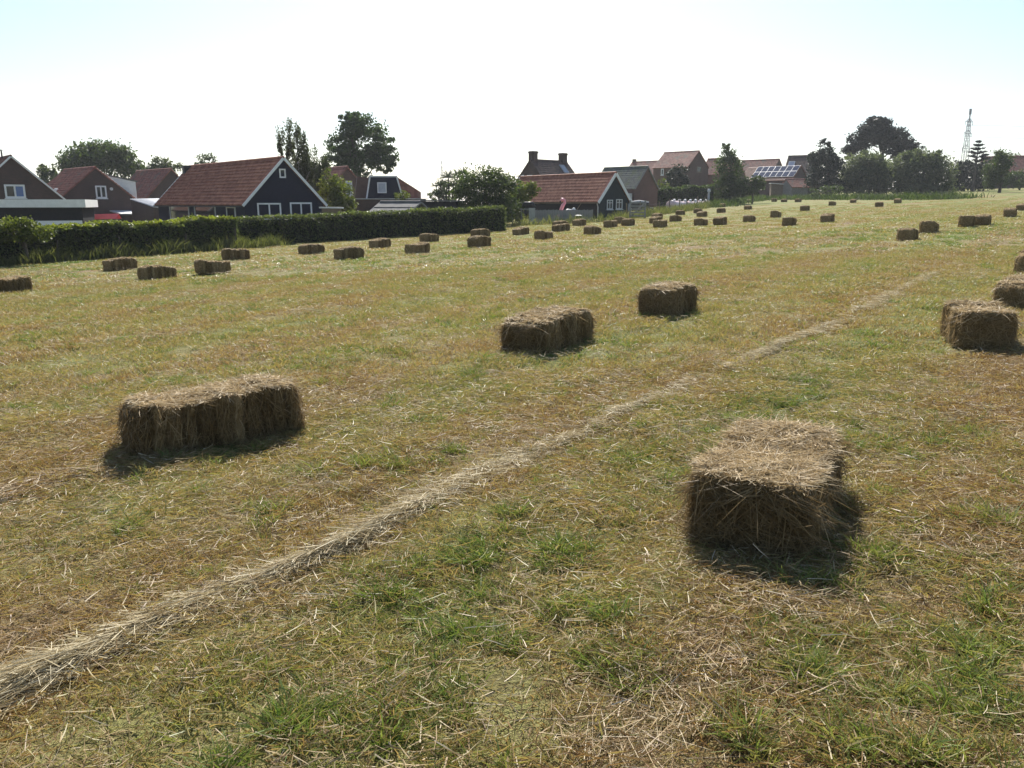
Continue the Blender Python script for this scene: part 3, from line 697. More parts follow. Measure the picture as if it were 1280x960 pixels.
# ================================================================== TREES, SHRUBS, HEDGES
def px2m(px, Yd): return px * Yd / F * 1.02
def crown_pts(blobs, Yd, n, rg, depth=0.8, clump=None, hollow=0.45, cs=0.16, cv=(1, 1, 0.7)):
    """points in ellipsoid blobs (u, v, ru, rv in pixels at depth Yd), gathered in clumps so that sky shows between"""
    area = np.array([b[2] * b[3] for b in blobs], float); area /= area.sum()
    out = []
    for b, a in zip(blobs, area):
        c = at(b[0], b[1], Yd); rx, rz = px2m(b[2], Yd), px2m(b[3], Yd); ry = (b[4] if len(b) > 4 else depth) * (rx + rz) / 2
        k = max(3, int(a * (clump or n / 60)))
        d = rg.normal(size=(k, 3)); d /= np.linalg.norm(d, axis=1, keepdims=True)
        rr = (hollow + (1 - hollow) * rg.random(k) ** 0.5)[:, None]
        cc = d * rr * np.array([rx, ry, rz]) + np.array([c.x, c.y, c.z])
        m = int(n * a / k) + 1
        s = cs * (rx + rz) * (0.6 + 0.8 * rg.random((k, 1, 1)))
        p = cc[:, None, :] + np.clip(rg.normal(size=(k, m, 3)), -1.8, 1.8) * s * np.array(cv) * 0.62
        out.append(p.reshape(-1, 3))
    return np.concatenate(out)
def tree(name, label, foot, Yd, blobs, lf, n, size, trunk_r=0.22, bark='bark', seed=0, group=None, limbs=9, cat='tree', clump=None, cs=0.16, hollow=0.4, depth=0.8, droop=0.0, flat=0.0, fork=0.35, aspect=0.55, cv=(1, 1, 0.7)):
    rg = np.random.default_rng(100 + seed)
    fx = at(foot, 255, Yd).x; z0 = gz(fx, Yd)
    e = empty(name, (fx, Yd, z0)); tag(e, label, cat, group)
    C = crown_pts(blobs, Yd, n, rg, depth, clump, hollow, cs, cv)
    off = np.array([fx, Yd, z0]); C = C[C[:, 2] > z0 + 0.05]
    ob('crown', leaf_mesh('crown', C - off, size, lf, rg, flat=flat, droop=droop, aspect=aspect), e)
    top = max(at(b[0], b[1], Yd).z + px2m(b[3], Yd) * 0.6 for b in blobs) - z0
    tm = MB(); mid = at(blobs[0][0], 255, Yd).x - fx
    pts = [(0, 0, -0.2), (0.02 * top, 0, top * 0.2), (mid * 0.5 + 0.01 * top, 0.02 * top, top * 0.5), (mid * 0.9, 0, top * 0.92)]
    tm.tube(pts, [trunk_r * 1.35, trunk_r, trunk_r * 0.7, trunk_r * 0.12], 8)
    tk = tm.build('trunk', bark, e, smooth=True)
    idx = rg.choice(len(C), limbs, replace=False) if limbs else []
    for i in idx:
        t = rg.uniform(fork, 0.8); s = Vector((mid * t * 0.9, 0, top * t)); q = Vector(C[i] - off)
        if q.z < s.z - 0.5: s = Vector((0, 0, max(0.3, q.z * 0.6)))
        md = s.lerp(q, 0.5) + Vector((0, 0, 0.06 * top))
        r = trunk_r * 0.42 * (1.1 - t)
        MB().tube([s, md, q], [r + 0.02, r * 0.6 + 0.012, 0.01], 5).build('limb', bark, tk, smooth=True)
    return e

tree('broadleaf_tree', 'broad round tree rising behind the white-dormered house', 127, 112, [(127, 205, 42, 24), (98, 203, 20, 18), (155, 203, 20, 18), (127, 196, 28, 17)], 'lf_mid', 12000, 0.42, 0.4, seed=1, clump=190)
tree('broadleaf_tree', 'small pale tree between the two left brick houses', 60, 105, [(60, 220, 12, 14), (66, 228, 12, 12), (58, 212, 8, 8)], 'lf_birch', 2200, 0.34, 0.18, seed=2, clump=50)
tree('broadleaf_tree', 'low feathery tree peeking over the roof left of the barn', 203, 118, [(200, 208, 18, 9), (215, 210, 13, 8), (188, 212, 12, 7)], 'lf_birch', 2600, 0.36, 0.18, seed=3, clump=50)
tree('broadleaf_tree', 'faint treetop peeking over the ridge of the blue barn', 258, 112, [(258, 202, 12, 10), (264, 206, 10, 8), (250, 207, 8, 7)], 'lf_birch', 1200, 0.32, 0.18, seed=4, clump=36)
tree('broadleaf_tree', 'loose thin treetop against the sky left of the two-chimney house', 560, 92, [(556, 240, 14, 16), (545, 246, 9, 9)], 'lf_birch', 900, 0.3, 0.15, seed=5, clump=30)
# weeping birch by the barn
tree('birch_tree', 'weeping birch with hanging twigs beside the blue barn gable', 383, 64,
     [(366, 172, 19, 16), (358, 190, 13, 14), (380, 196, 18, 20), (388, 222, 17, 24), (377, 212, 16, 20), (398, 238, 17, 20), (400, 212, 12, 18)], 'lf_birch', 13500, 0.2, 0.16, 'birch_bark', seed=6, clump=190, cs=0.13, droop=1.6, aspect=0.36, hollow=0.1, cv=(0.45, 0.45, 1.9))
# big oak
tree('oak_tree', 'tall spreading oak with sky showing through, behind the mansard house', 452, 92,
     [(440, 158, 22, 18), (455, 178, 38, 28), (428, 186, 22, 22), (478, 192, 19, 24), (450, 204, 40, 17), (424, 202, 18, 16), (440, 145, 14, 9), (483, 207, 13, 12)], 'lf_oak', 16500, 0.33, 0.42, seed=7, clump=200, cs=0.10, hollow=0.2, limbs=16, fork=0.25)
tree('leafy_shrub', 'bright yellow-green shrub at the foot of the birch', 428, 58, [(424, 245, 16, 18), (432, 254, 12, 10), (414, 232, 12, 20), (412, 250, 14, 16), (438, 262, 7, 8)], 'lf_bright', 5600, 0.17, 0.07, seed=8, clump=130, cat='shrub')
tree('leafy_shrub', 'small round shrub on the flat roof edge below the mansard window', 503, 66, [(503, 246, 10, 6)], 'lf_bright', 500, 0.16, 0.05, seed=9, clump=20, cat='shrub')
# tall bushes right of the hedge
tree('tall_bush', 'big dark green bush beside the end of the clipped hedge', 610, 60, [(605, 236, 36, 24), (585, 248, 18, 20), (628, 246, 18, 26), (600, 224, 14, 10), (618, 226, 14, 10), (612, 262, 30, 18)], 'lf_mid', 15000, 0.19, 0.12, seed=10, clump=230, cat='bush')
tree('tall_bush', 'lighter leafy bush against the left end of the red shed', 650, 64, [(652, 240, 15, 13), (664, 236, 10, 9), (645, 255, 13, 18), (640, 266, 12, 14)], 'lf_bright', 5200, 0.18, 0.09, seed=11, clump=90, cat='bush')
# spiky cordyline
def yucca(name, label, u, Yd, heads, seed):
    rg = np.random.default_rng(seed); fx = at(u, 255, Yd).x; z0 = gz(fx, Yd); e = tag(empty(name, (fx, Yd, z0)), label, 'shrub')
    st = MB(); V, Q, Rn = [], [], []; k = 0
    for (hu, hv, rr) in heads:
        c = at(hu, hv, Yd); c = np.array([c.x - fx, rg.normal() * 0.4, c.z - z0]); st.tube([(0, 0, -0.1), (c[0] * 0.5, c[1] * 0.5, c[2] * 0.55), tuple(c)], [0.10, 0.08, 0.05], 6)
        m = 70; d = rg.normal(size=(m, 3)); d[:, 2] = np.abs(d[:, 2]) * 0.9 + 0.1; d /= np.linalg.norm(d, axis=1, keepdims=True)
        L = px2m(rr, Yd) * rg.uniform(0.7, 1.15, m)
        v, q, mm = ribbons(np.tile(c, (m, 1)), d, L, np.full(m, 0.05), np.array([0, 0, -0.25]), rg)
        V.append(v); Q.append(q + k); Rn.append(np.repeat(rg.random(m), mm)); k += len(v)
    st.build('stem', 'bark', e); ob('crown', mesh_np('crown', np.concatenate(V), np.concatenate(Q), 'lf_yucca', np.concatenate(Rn)), e)
yucca('spiky_shrub', 'spiky grey-green cordyline poking above the bush left of the chimneys', 562, 66,
      [(560, 222, 15), (572, 222, 16), (550, 232, 14), (566, 232, 15), (578, 216, 12), (546, 243, 12), (558, 243, 14), (572, 242, 15), (584, 226, 12)], 55)
# right-hand gardens
tree('round_bush', 'dark round clipped bush in front of the large farmhouse', 846, 112, [(846, 222, 13, 14), (838, 226, 7, 9), (854, 225, 7, 9)], 'lf_dark', 3400, 0.26, 0.14, seed=12, clump=90, cat='bush')
tree('slim_tree', 'slim pointed tree standing between the farmhouse and the solar barn', 911, 108, [(911, 192, 8, 12), (910, 212, 14, 20), (912, 232, 17, 16), (908, 183, 4, 6), (905, 240, 20, 9)], 'lf_mid', 8000, 0.27, 0.15, seed=13, clump=150, cs=0.18)
tree('leafy_bush', 'spreading green bush right of the slim pointed tree', 940, 106, [(937, 232, 17, 10), (950, 228, 9, 8), (925, 238, 12, 7)], 'lf_mid', 3600, 0.27, 0.1, seed=14, clump=60, cat='bush')
tree('leafy_bush', 'low mixed bush beside the mossy-roofed house gable', 829, 104, [(829, 231, 7, 7), (827, 238, 6, 6)], 'lf_bright', 900, 0.22, 0.07, seed=15, clump=30, cat='bush')
tree('conical_evergreen', 'dark conical evergreen left of the pine', 1032, 128, [(1032, 190, 9, 14), (1031, 207, 16, 16), (1030, 224, 20, 15), (1020, 198, 9, 10), (1045, 204, 9, 12), (1032, 178, 5, 6), (1040, 232, 16, 10)], 'lf_dark', 13000, 0.32, 0.28, seed=16, clump=220, cs=0.15)
tree('pine_tree', 'large dark pine with open crown against the sky', 1098, 150, [(1096, 160, 20, 12), (1082, 172, 18, 10), (1104, 170, 18, 12), (1126, 172, 18, 10), (1138, 184, 13, 9), (1112, 184, 12, 6), (1070, 184, 14, 9), (1094, 150, 12, 6), (1124, 190, 18, 8), (1060, 190, 8, 8)], 'lf_pine', 21000, 0.44, 0.42, seed=17, clump=300, cs=0.15, hollow=0.15, flat=0.4, limbs=18, fork=0.45)
tree('willow_bush', 'grey-green willow bush under the left side of the pine', 1084, 128, [(1083, 214, 28, 20), (1068, 222, 19, 18), (1100, 222, 18, 18), (1086, 200, 18, 10), (1080, 234, 32, 9)], 'lf_willow', 17000, 0.36, 0.16, seed=18, clump=320, cs=0.14, cat='bush')
tree('willow_bush', 'large grey-green willow bush at the field edge right of the pine', 1150, 124, [(1150, 214, 33, 22), (1130, 214, 18, 20), (1172, 220, 18, 22), (1158, 200, 16, 10), (1172, 200, 5, 12), (1140, 198, 16, 9), (1155, 236, 38, 13)], 'lf_willow', 21000, 0.36, 0.18, seed=19, clump=380, cs=0.14, cat='bush')
tree('dark_shrub', 'dense dark shrub mass below the tiered conifer', 1212, 140, [(1212, 222, 24, 16), (1198, 214, 12, 12), (1228, 214, 10, 10), (1193, 232, 9, 8)], 'lf_dark', 9000, 0.34, 0.14, seed=20, clump=180, cat='shrub')
tree('small_tree', 'small round-headed tree with bare trunk on the grassy bank', 1247, 118, [(1247, 212, 13, 20), (1240, 224, 10, 11), (1254, 204, 8, 13), (1250, 196, 6, 8)], 'lf_mid', 6500, 0.27, 0.18, seed=21, clump=120)
tree('leafy_bush', 'dark bush in front of the right edge house', 1272, 135, [(1272, 224, 16, 9), (1290, 222, 16, 11), (1258, 226, 8, 8)], 'lf_mid', 4200, 0.3, 0.1, seed=22, clump=60, cat='bush')
tree('broadleaf_tree', 'hazy treetop above the right edge roof', 1268, 185, [(1266, 200, 11, 7), (1276, 202, 9, 6)], 'lf_birch', 900, 0.4, 0.2, seed=23, clump=30)
tree('leafy_bush', 'small bush between the solar barn and the pale house', 1040, 118, [(1040, 238, 14, 6), (1020, 240, 10, 4)], 'lf_mid', 1100, 0.24, 0.08, seed=24, clump=34, cat='bush')

# tiered conifer
def conifer(u, Yd):
    rg = np.random.default_rng(77); fx = at(u, 255, Yd).x; z0 = gz(fx, Yd); zt = at(u, 177, Yd).z - z0; zb = at(u, 206, Yd).z - z0
    e = tag(empty('conifer_tree', (fx, Yd, z0)), 'tiered conifer with separate spreading branches in front of the pylon', 'tree')
    tk = MB().tube([(0, 0, -0.2), (0, 0, zt * 0.6), (0, 0, zt)], [0.2, 0.13, 0.02], 7).build('trunk', 'bark', e)
    C = []
    for i in range(7):
        t = i / 6; z = zt - (zt - zb) * t; r = px2m(1.5 + 17 * t, Yd)
        for k in range(8):
            a = rg.uniform(0, 2 * math.pi); rr = r * rg.uniform(0.7, 1.1); tip = np.array([math.cos(a) * rr, math.sin(a) * rr, z + rr * 0.22])
            b0 = np.array([0, 0, z - rr * 0.1]); m = 60; s = rg.random(m)[:, None] ** 0.6
            C.append(b0 + (tip - b0) * s + rg.normal(size=(m, 3)) * np.array([0.13, 0.13, 0.06]))
            if k % 2 == 0: MB().tube([tuple(b0), tuple(tip)], [0.035, 0.008], 4).build('limb', 'bark', tk)
    ob('crown', leaf_mesh('crown', np.concatenate(C), 0.3, 'lf_pine', rg, flat=0.5), e)
conifer(1214, 136)

# hedges: a core of dark twigs under a skin of leaves
def hedge(name, label, line, h0, h1, thick, lf, n, size, seed, bumps=0.08, toplf=None, group=None):
    rg = np.random.default_rng(seed)
    A, B = Vector((line[0].x, line[0].y, 0)), Vector((line[1].x, line[1].y, 0)); d = B - A; L = d.length; d.normalize()
    nrm = Vector((-d.y, d.x, 0)); rz = math.atan2(d.y, d.x); z0 = gz(A.x, A.y)
    e = tag(empty(name, (A.x, A.y, z0), rz), label, 'hedge', group)
    def gl(s): p = A + d * s; return gz(p.x, p.y) - z0
    def top(s): return h0 + (h1 - h0) * s / L + bumps * (math.sin(s * 1.3) * 0.5 + math.sin(s * 3.1 + 1) * 0.3 + math.sin(s * 6.7) * 0.2)
    b = MB(); ns = max(6, int(L / 0.6))
    for i in range(ns):
        s0, s1 = L * i / ns, L * (i + 1) / ns
        q = [(s0, 0.12, gl(s0) - 0.2), (s1, 0.12, gl(s1) - 0.2), (s1, thick - 0.12, gl(s1) - 0.2), (s0, thick - 0.12, gl(s0) - 0.2)]
        k = [(s0, 0.14, gl(s0) + top(s0) - 0.14), (s1, 0.14, gl(s1) + top(s1) - 0.14), (s1, thick - 0.14, gl(s1) + top(s1) - 0.14), (s0, thick - 0.14, gl(s0) + top(s0) - 0.14)]
        b.poly([q[0], q[1], k[1], k[0]]); b.poly([q[2], q[3], k[3], k[2]]); b.poly(k)
        if i == 0: b.poly([q[3], q[0], k[0], k[3]])
        if i == ns - 1: b.poly([q[1], q[2], k[2], k[1]])
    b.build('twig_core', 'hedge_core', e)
    hm = (h0 + h1) / 2; aF, aT, aE = L * hm, L * thick, thick * hm
    def skin(k, face):
        s = rg.uniform(0, L, k); tv = np.array([top(x) for x in s]); g = np.array([gl(x) for x in s])
        w = 0.07 * (np.sin(s * 4.1) * 0.5 + np.sin(s * 2.3 + 2) * 0.5)
        if face == 'f': z = rg.uniform(0.0, 1, k) * tv; return np.stack([s, w + rg.normal(0, 0.07, k) + 0.05 * np.sin(z * 7 + s * 3), z + g], 1)
        if face == 'b': z = rg.uniform(0.0, 1, k) * tv; return np.stack([s, thick + rg.normal(0, 0.06, k), z + g], 1)
        if face == 't': return np.stack([s, rg.uniform(0, thick, k), tv + g + np.abs(rg.normal(0, 0.06, k)) - 0.05 + 0.05 * rg.random(k) ** 6], 1)
        se = np.where(rg.random(k) < 0.5, 0.0, L) + rg.normal(0, 0.06, k); z = rg.uniform(0, 1, k) * hm
        return np.stack([se, rg.uniform(0, thick, k), z + np.where(se > L / 2, gl(L), 0)], 1)
    T = aF * 1.35 + aT + aE * 2
    C = np.concatenate([skin(int(n * aF / T), 'f'), skin(int(n * 0.35 * aF / T), 'b'), skin(int(n * 2 * aE / T), 'e')] + ([] if toplf else [skin(int(n * aT / T * 1.3), 't')]))
    ob('foliage', leaf_mesh('foliage', C, size, lf, rg), e)
    if toplf: ob('top_growth', leaf_mesh('top_growth', skin(int(n * aT / T * 1.8), 't'), size * 1.15, toplf, rg), e)
    return e
H1a, H1b = gp(-60, 338), gp(298, 310)
hedge('clipped_hedge', 'tall unclipped hedge with yellow-green top at the left, in front of garage and barn', (H1a, H1b), 1.40, 1.42, 1.5, 'lf_hedge', 21000, 0.15, 31, 0.12, 'lf_privet')
tree('hedge_shrub', 'rounded yellow-green bush bulging above the hedge at the left edge', 25, 33, [(22, 286, 26, 14), (42, 289, 22, 12), (2, 288, 18, 14)], 'lf_bright', 3600, 0.13, 0.05, seed=33, clump=100, cat='shrub')
H2a, H2b = gp(302, 309), gp(632, 288.5)
hedge('clipped_hedge', 'long neatly clipped dark hedge running to the right of the barn', (H2a, H2b), 1.42, 1.42, 1.0, 'lf_hedge', 17000, 0.13, 32, 0.05)
def pxhedge(name, label, p0, p1, Y0, Y1, th, lf, n, size, seed):
    A, B = at(*p0, Y0), at(*p1, Y1)
    return hedge(name, label, (A, B), A.z - gz(A.x, A.y), B.z - gz(B.x, B.y), th, lf, n, size, seed, 0.25)
pxhedge('garden_hedge', 'uneven garden hedge below the large farmhouse', (824, 237), (893, 232), 100, 106, 1.6, 'lf_mid', 5200, 0.24, 34)

# weeds and rough grass where the mower did not reach
def weeds(name, label, paths, n, hgt, seed, m='lf_weed', width=0.7, wd=0.014):
    rg = np.random.default_rng(seed); P = []
    tot = sum((Vector(b) - Vector(a)).length for a, b in paths)
    for a, b in paths:
        a, b = Vector(a), Vector(b); k = int(n * (b - a).length / tot); t = rg.random(k)
        # gather into tufts
        t = np.round(t * k / 14) / (k / 14) + rg.normal(0, 0.003, k)
        off = rg.normal(0, width * 0.5, (k, 2)); P.append(np.stack([a.x + (b.x - a.x) * t + off[:, 0], a.y + (b.y - a.y) * t + off[:, 1]], 1))
    P = np.concatenate(P); n = len(P); z = ground(P[:, 0], P[:, 1])
    D = rg.normal(0, 0.28, (n, 3)); D[:, 2] = 1; D /= np.linalg.norm(D, axis=1, keepdims=True)
    L = hgt * rg.uniform(0.35, 1.25, n) * (0.7 + 0.5 * np.sin(P[:, 0] * 1.7) ** 2); bend = np.zeros((n, 3)); bend[:, :2] = rg.normal(0, 0.3, (n, 2)); bend[:, 2] = -0.12
    V, Q, mm = ribbons(np.stack([P[:, 0], P[:, 1], z - 0.02], 1), D, L, np.full(n, wd) * rg.uniform(0.6, 1.8, n), bend, rg)
    o = ob(name, mesh_np(name, V, Q, m, np.repeat(rg.random(n), mm))); return tag(o, label, kind='stuff')
hd = (H1b - H1a).normalized(); hn = Vector((hd.y, -hd.x, 0))
weeds('tall_weeds', 'tall grassy weeds along the foot of the left hedge', [(H1a + hn * 0.45, H1b + hn * 0.4), (H1b + hn * 0.1, gp(345, 308))], 6500, 0.62, 41, wd=0.02)
E0, E1, E2, E3 = gp(640, 283), gp(760, 277), gp(812, 270), gp(885, 259.5)
weeds('fence_weeds', 'rough grass under the fences beside the red shed', [(E0, E1), (E1, E2), (E2, E3), (E2 + Vector((0, 2.5, 0)), E3 + Vector((1, 3, 0)))], 5200, 0.7, 42, wd=0.03)
E4, E5 = gp(925, 249.5), gp(990, 248.2)
def edge(u, v): return gp(u, v)
weeds('verge_weeds', 'rough dark grass verge along the far field edge', [(E3, edge(912, 254)), (edge(912, 254), edge(950, 250)), (edge(950, 250), edge(1010, 249)), (edge(1010, 249), edge(1110, 249.2)), (edge(1110, 249.2), edge(1190, 249)), (edge(1190, 248), edge(1210, 247.5))], 11000, 0.8, 43, 'lf_mid', 2.4, wd=0.06)

# ================================================================== FENCES AND GARDEN THINGS
def wire_fence(name, label, pts, hgt, lean, wires=(0.45, 0.8, 1.05), r=0.05, m='greywood', wm='metal'):
    rg = np.random.default_rng(len(pts)); e = tag(empty(name, pts[0]), label, 'fence')
    o = Vector(pts[0]); tops = []
    for p in pts:
        p = Vector((p.x, p.y, gz(p.x, p.y))) - o; t = p + Vector((rg.normal(0, lean), rg.normal(0, lean), hgt * rg.uniform(0.9, 1.1)))
        MB().tube([p - Vector((0, 0, 0.3)), t], [r, r * 0.9], 7).build('post', m, e); tops.append((p, t))
    for w in wires:
        for (a, b), (c, d) in zip(tops, tops[1:]):
            p, q = a.lerp(b, min(w / hgt, 0.97)), c.lerp(d, min(w / hgt, 0.97)); md = p.lerp(q, 0.5) - Vector((0, 0, 0.03))
            MB().tube([p, md, q], [0.0025] * 3, 4).build('wire', wm, e)
fp = [H1a.lerp(H1b, t) + hn * 0.55 for t in (0.05, 0.30, 0.52, 0.75, 0.97)]
wire_fence('wire_fence', 'sagging wire fence with dark posts along the left hedge', fp, 0.95, 0.09, (0.5, 0.85), 0.04, 'bark', 'bark')
fp = [E1.lerp(E2, t) for t in (0.45, 0.75)] + [E2.lerp(E3, t) for t in (0.0, 0.15, 0.3, 0.45, 0.6, 0.78, 0.95)]
fp = [p + Vector((0, 0.6, 0)) for p in fp]
wire_fence('post_fence', 'wire fence with leaning dark posts right of the red shed', fp, 1.2, 0.12, m='brownwood', r=0.06)

# grey board fence with flamingo behind it
A, B = at(668, 262.5, 63), at(741.5, 262, 64.5); zA = gz(A.x, A.y)
d = Vector((B.x - A.x, B.y - A.y, 0)); Ln = d.length; rz = math.atan2(d.y, d.x)
e = tag(empty('board_fence', (A.x, A.y, zA), rz), 'weathered grey board fence in front of the red shed', 'fence')
nb = 36; bwid = Ln / nb; hf = A.z - zA
bm_ = [MB().box((0.006, 0, 0.05), (bwid - 0.006, 0.024, hf + dz)) for dz in (0.0, 0.02, -0.015)]
protos = []
for i in range(nb):
    if i < 3: o = bm_[i].build('board', 'greywood', e, (i * bwid, 0.01 * (i % 2), 0)); protos.append(o)
    else: o = protos[(i * 7 + i // 4) % 3].copy(); COL.objects.link(o); o.parent = e; o.location = (i * bwid, 0.01 * ((i * 5) % 3), 0)
for i in range(5): MB().box((i * (Ln - 0.1) / 4, 0.09, -0.3), (i * (Ln - 0.1) / 4 + 0.1, 0.19, hf)).build('post', 'greywood', e)
for z in (0.3, hf - 0.25): MB().box((0, 0.045, z), (Ln, 0.088, z + 0.09)).build('rail', 'greywood', e)
# inflatable flamingo: neck and head showing over the fence
b0 = at(702, 263, 65.5); zb = gz(b0.x, b0.y); s = 65.5 / F
e = tag(empty('inflatable_flamingo', (b0.x, b0.y, zb)), 'pink inflatable flamingo neck and head showing over the grey fence', 'pool float')
def fl(u, v): p = at(u, v, 65.5); return (p.x - b0.x, 0, p.z - zb)
b = MB(); hgt = b0.z - zb
ringp = [(0.75 * math.cos(t) + 0.3, 0.55 + 0.55 * math.sin(t), hgt - 0.55) for t in np.linspace(0, 2 * math.pi, 15)]
b.tube(ringp, [0.22] * 15, 10); b.tube([(0.1, 0.15, hgt - 0.5), fl(701.5, 262), fl(703.5, 257), fl(706, 253.5), fl(705.2, 250.3), fl(702.8, 249.3), fl(701, 251)], [0.17, 0.16, 0.14, 0.12, 0.115, 0.13, 0.10], 10)
bd = b.build('body', 'pink', e, smooth=True)
MB().tube([fl(701, 251), fl(700.2, 252.6), fl(700.8, 253.8)], [0.085, 0.06, 0.02], 8).build('beak', 'black', bd, smooth=True)
P = at(711, 262.5, 65.2)
e = tag(empty('white_basket', (P.x, P.y, gz(P.x, P.y))), 'small white heap beside the flamingo behind the fence', 'bundle')
hh = P.z - gz(P.x, P.y); b = MB(); b.tube([(0, 0, 0), (0, 0, hh - 0.1), (0.03, 0, hh + 0.08)], [0.3, 0.34, 0.16], 10); b.tube([(0.35, 0, 0), (0.38, 0, hh), (0.42, 0, hh + 0.2)], [0.2, 0.2, 0.05], 9); b.build('sack', 'offwhite', e, smooth=True)
MB().tube([(0.5, 0.1, hh - 0.2), (1.0, 0.1, hh + 0.55)], [0.03, 0.02], 6).build('handle', 'brownwood', e)
# covered barbecue on a pale block
P = at(662, 275, 62); z = gz(P.x, P.y)
e = tag(empty('garden_oven', (P.x, P.y, z)), 'black-hooded garden oven on a pale concrete block left of the fence', 'oven')
zt = at(662, 260, 62).z - z; zz = at(662, 256, 62).z - z
MB().box((-0.05, -0.3, 0), (0.42, 0.3, zt)).build('block', 'concrete', e)
b = MB(); b.tube([(-0.55, 0, zt + 0.01), (-0.4, 0, zz), (0.2, 0, zz), (0.4, 0, zt + 0.02)], [0.12, 0.24, 0.24, 0.12], 10); b.build('hood', 'black', e, smooth=True)
MB().box((-0.7, -0.35, zt - 0.14), (-0.06, 0.35, zt - 0.02)).build('shelf', 'greywood', e)
MB().box((-0.66, -0.3, 0), (-0.58, 0.3, zt - 0.15)).build('leg', 'greywood', e)
# dark bin with pale lid in front of the fence
P = at(723, 281, 60.5); z = gz(P.x, P.y)
e = tag(empty('dustbin', (P.x, P.y, z)), 'dark bin with pale lid in front of the grey board fence', 'bin'); zt = at(723, 269.5, 60.5).z - z
MB().tube([(0, 0, 0), (0, 0, zt * 0.95)], [0.2, 0.25], 14).build('body', 'black', e); MB().tube([(0, 0, zt * 0.955), (0, 0, zt * 1.03), (0, 0, zt * 1.1)], [0.27, 0.27, 0.12], 14).build('lid', 'offwhite', e)
# field gate
P = gp(788, 274); P2 = gp(804, 270); d = Vector((P2.x - P.x, P2.y - P.y, 0)); Ln = max(2.0, min(d.length, 3.5)); rz = R(28)
e = tag(empty('field_gate', (P.x, P.y, P.z), rz), 'small grey wooden field gate right of the red shed', 'gate')
for z in (0.2, 0.45, 0.7, 0.95, 1.2): MB().box((0, 0, z), (1.35, 0.04, z + 0.11)).build('rail', 'greywood', e)
for x in (-0.1, 1.36): MB().box((x, -0.03, -0.2), (x + 0.1, 0.07, 1.45)).build('post', 'greywood', e)
MB().bar((0, -0.02, 0.25), (1.35, -0.02, 1.25), 0.03, 0.09).build('brace', 'greywood', e)
# white parked car roofs beyond the gate: pale heap
P = at(797, 253, 80); z = gz(P.x, P.y)
# wrapped fodder stack
A, B = at(838, 251, 92), at(884, 247, 100); z = gz(A.x, A.y); d = Vector((B.x - A.x, B.y - A.y, 0)); Ln = d.length; rz = math.atan2(d.y, d.x)
e = tag(empty('fodder_clamp', (A.x, A.y, z), rz), 'long low pink and white plastic-wrapped fodder heap behind the fence', 'fodder heap')
b = MB(); hh = A.z - z; pts = []; rg = np.random.default_rng(5)
b.tube([(Ln * t, 0, hh * 0.45) for t in np.linspace(0, 1, 14)], list(hh * 0.55 * rg.uniform(0.85, 1.12, 14)), 12); b.build('wrap', 'plasticwrap', e, smooth=True)
for k in range(7): MB().tube([(Ln * (k + 0.5) / 7, 0, hh * 0.98), (Ln * (k + 0.5) / 7 + 0.35, 0, hh * 0.98 + 0.12)], [0.16, 0.13], 7).build('weight_sack', 'offwhite', e, smooth=True)
P = at(799, 251.5, 84); z = gz(P.x, P.y)
e = tag(empty('covered_trailer', (P.x, P.y, z)), 'small trailer with pale cover beyond the field gate', 'trailer'); hh = P.z - z
MB().box((-0.9, -0.6, 0.45), (0.9, 0.6, hh - 0.15)).build('box', 'black', e)
b = MB(); b.tube([(-0.95, 0, hh - 0.35), (0, 0, hh - 0.3), (0.95, 0, hh - 0.36)], [0.35, 0.45, 0.35], 10); b.build('cover', 'concrete', e, smooth=True)
for s in (-1, 1): MB().tube([(-0.1, s * 0.62, 0.32), (-0.1, s * 0.8, 0.32)], [0.32, 0.32], 16).build('wheel', 'black', e)
MB().bar((0.9, 0, 0.5), (1.7, 0, 0.45), 0.08).build('drawbar', 'metal', e)
P = at(886, 243, 103); z = gz(P.x, P.y)
e = tag(empty('garden_statue', (P.x, P.y, z)), 'pale upright post-like ornament at the hedge end', 'ornament'); hh = at(886, 236, 103).z - z
MB().tube([(0, 0, 0), (0, 0, 0.3), (0, 0, hh * 0.8)], [0.2, 0.15, 0.12], 10).build('pedestal', 'concrete', e, smooth=True)
MB().tube([(0, 0, hh * 0.8), (0, 0, hh * 0.86), (0, 0, hh)], [0.14, 0.24, 0.12], 12).build('bowl', 'offwhite', e, smooth=True)
# red tarpaulin
A = at(107, 268, 56); z = gz(A.x, A.y)
e = tag(empty('covered_stack', (A.x, A.y, z), R(8)), 'red tarpaulin-covered stack behind the hedge left of the barn', 'stack'); hh = A.z - z
MB().box((0.1, 0.05, 0), (1.9, 0.9, hh - 0.3)).build('crate', 'brownwood', e)
b = MB(); b.poly([(0, 0, hh - 0.35), (2.0, 0, hh - 0.3), (2.0, 0.45, hh + 0.05), (0, 0.45, hh)]); b.poly([(2.0, 0.95, hh - 0.3), (0, 0.95, hh - 0.35), (0, 0.45, hh), (2.0, 0.45, hh + 0.05)])
b.poly([(0, 0, hh - 0.35), (0, 0.45, hh), (0, 0.95, hh - 0.35)]); b.poly([(2.0, 0, hh - 0.3), (2.0, 0.95, hh - 0.3), (2.0, 0.45, hh + 0.05)]); b.build('tarpaulin', 'red', e)

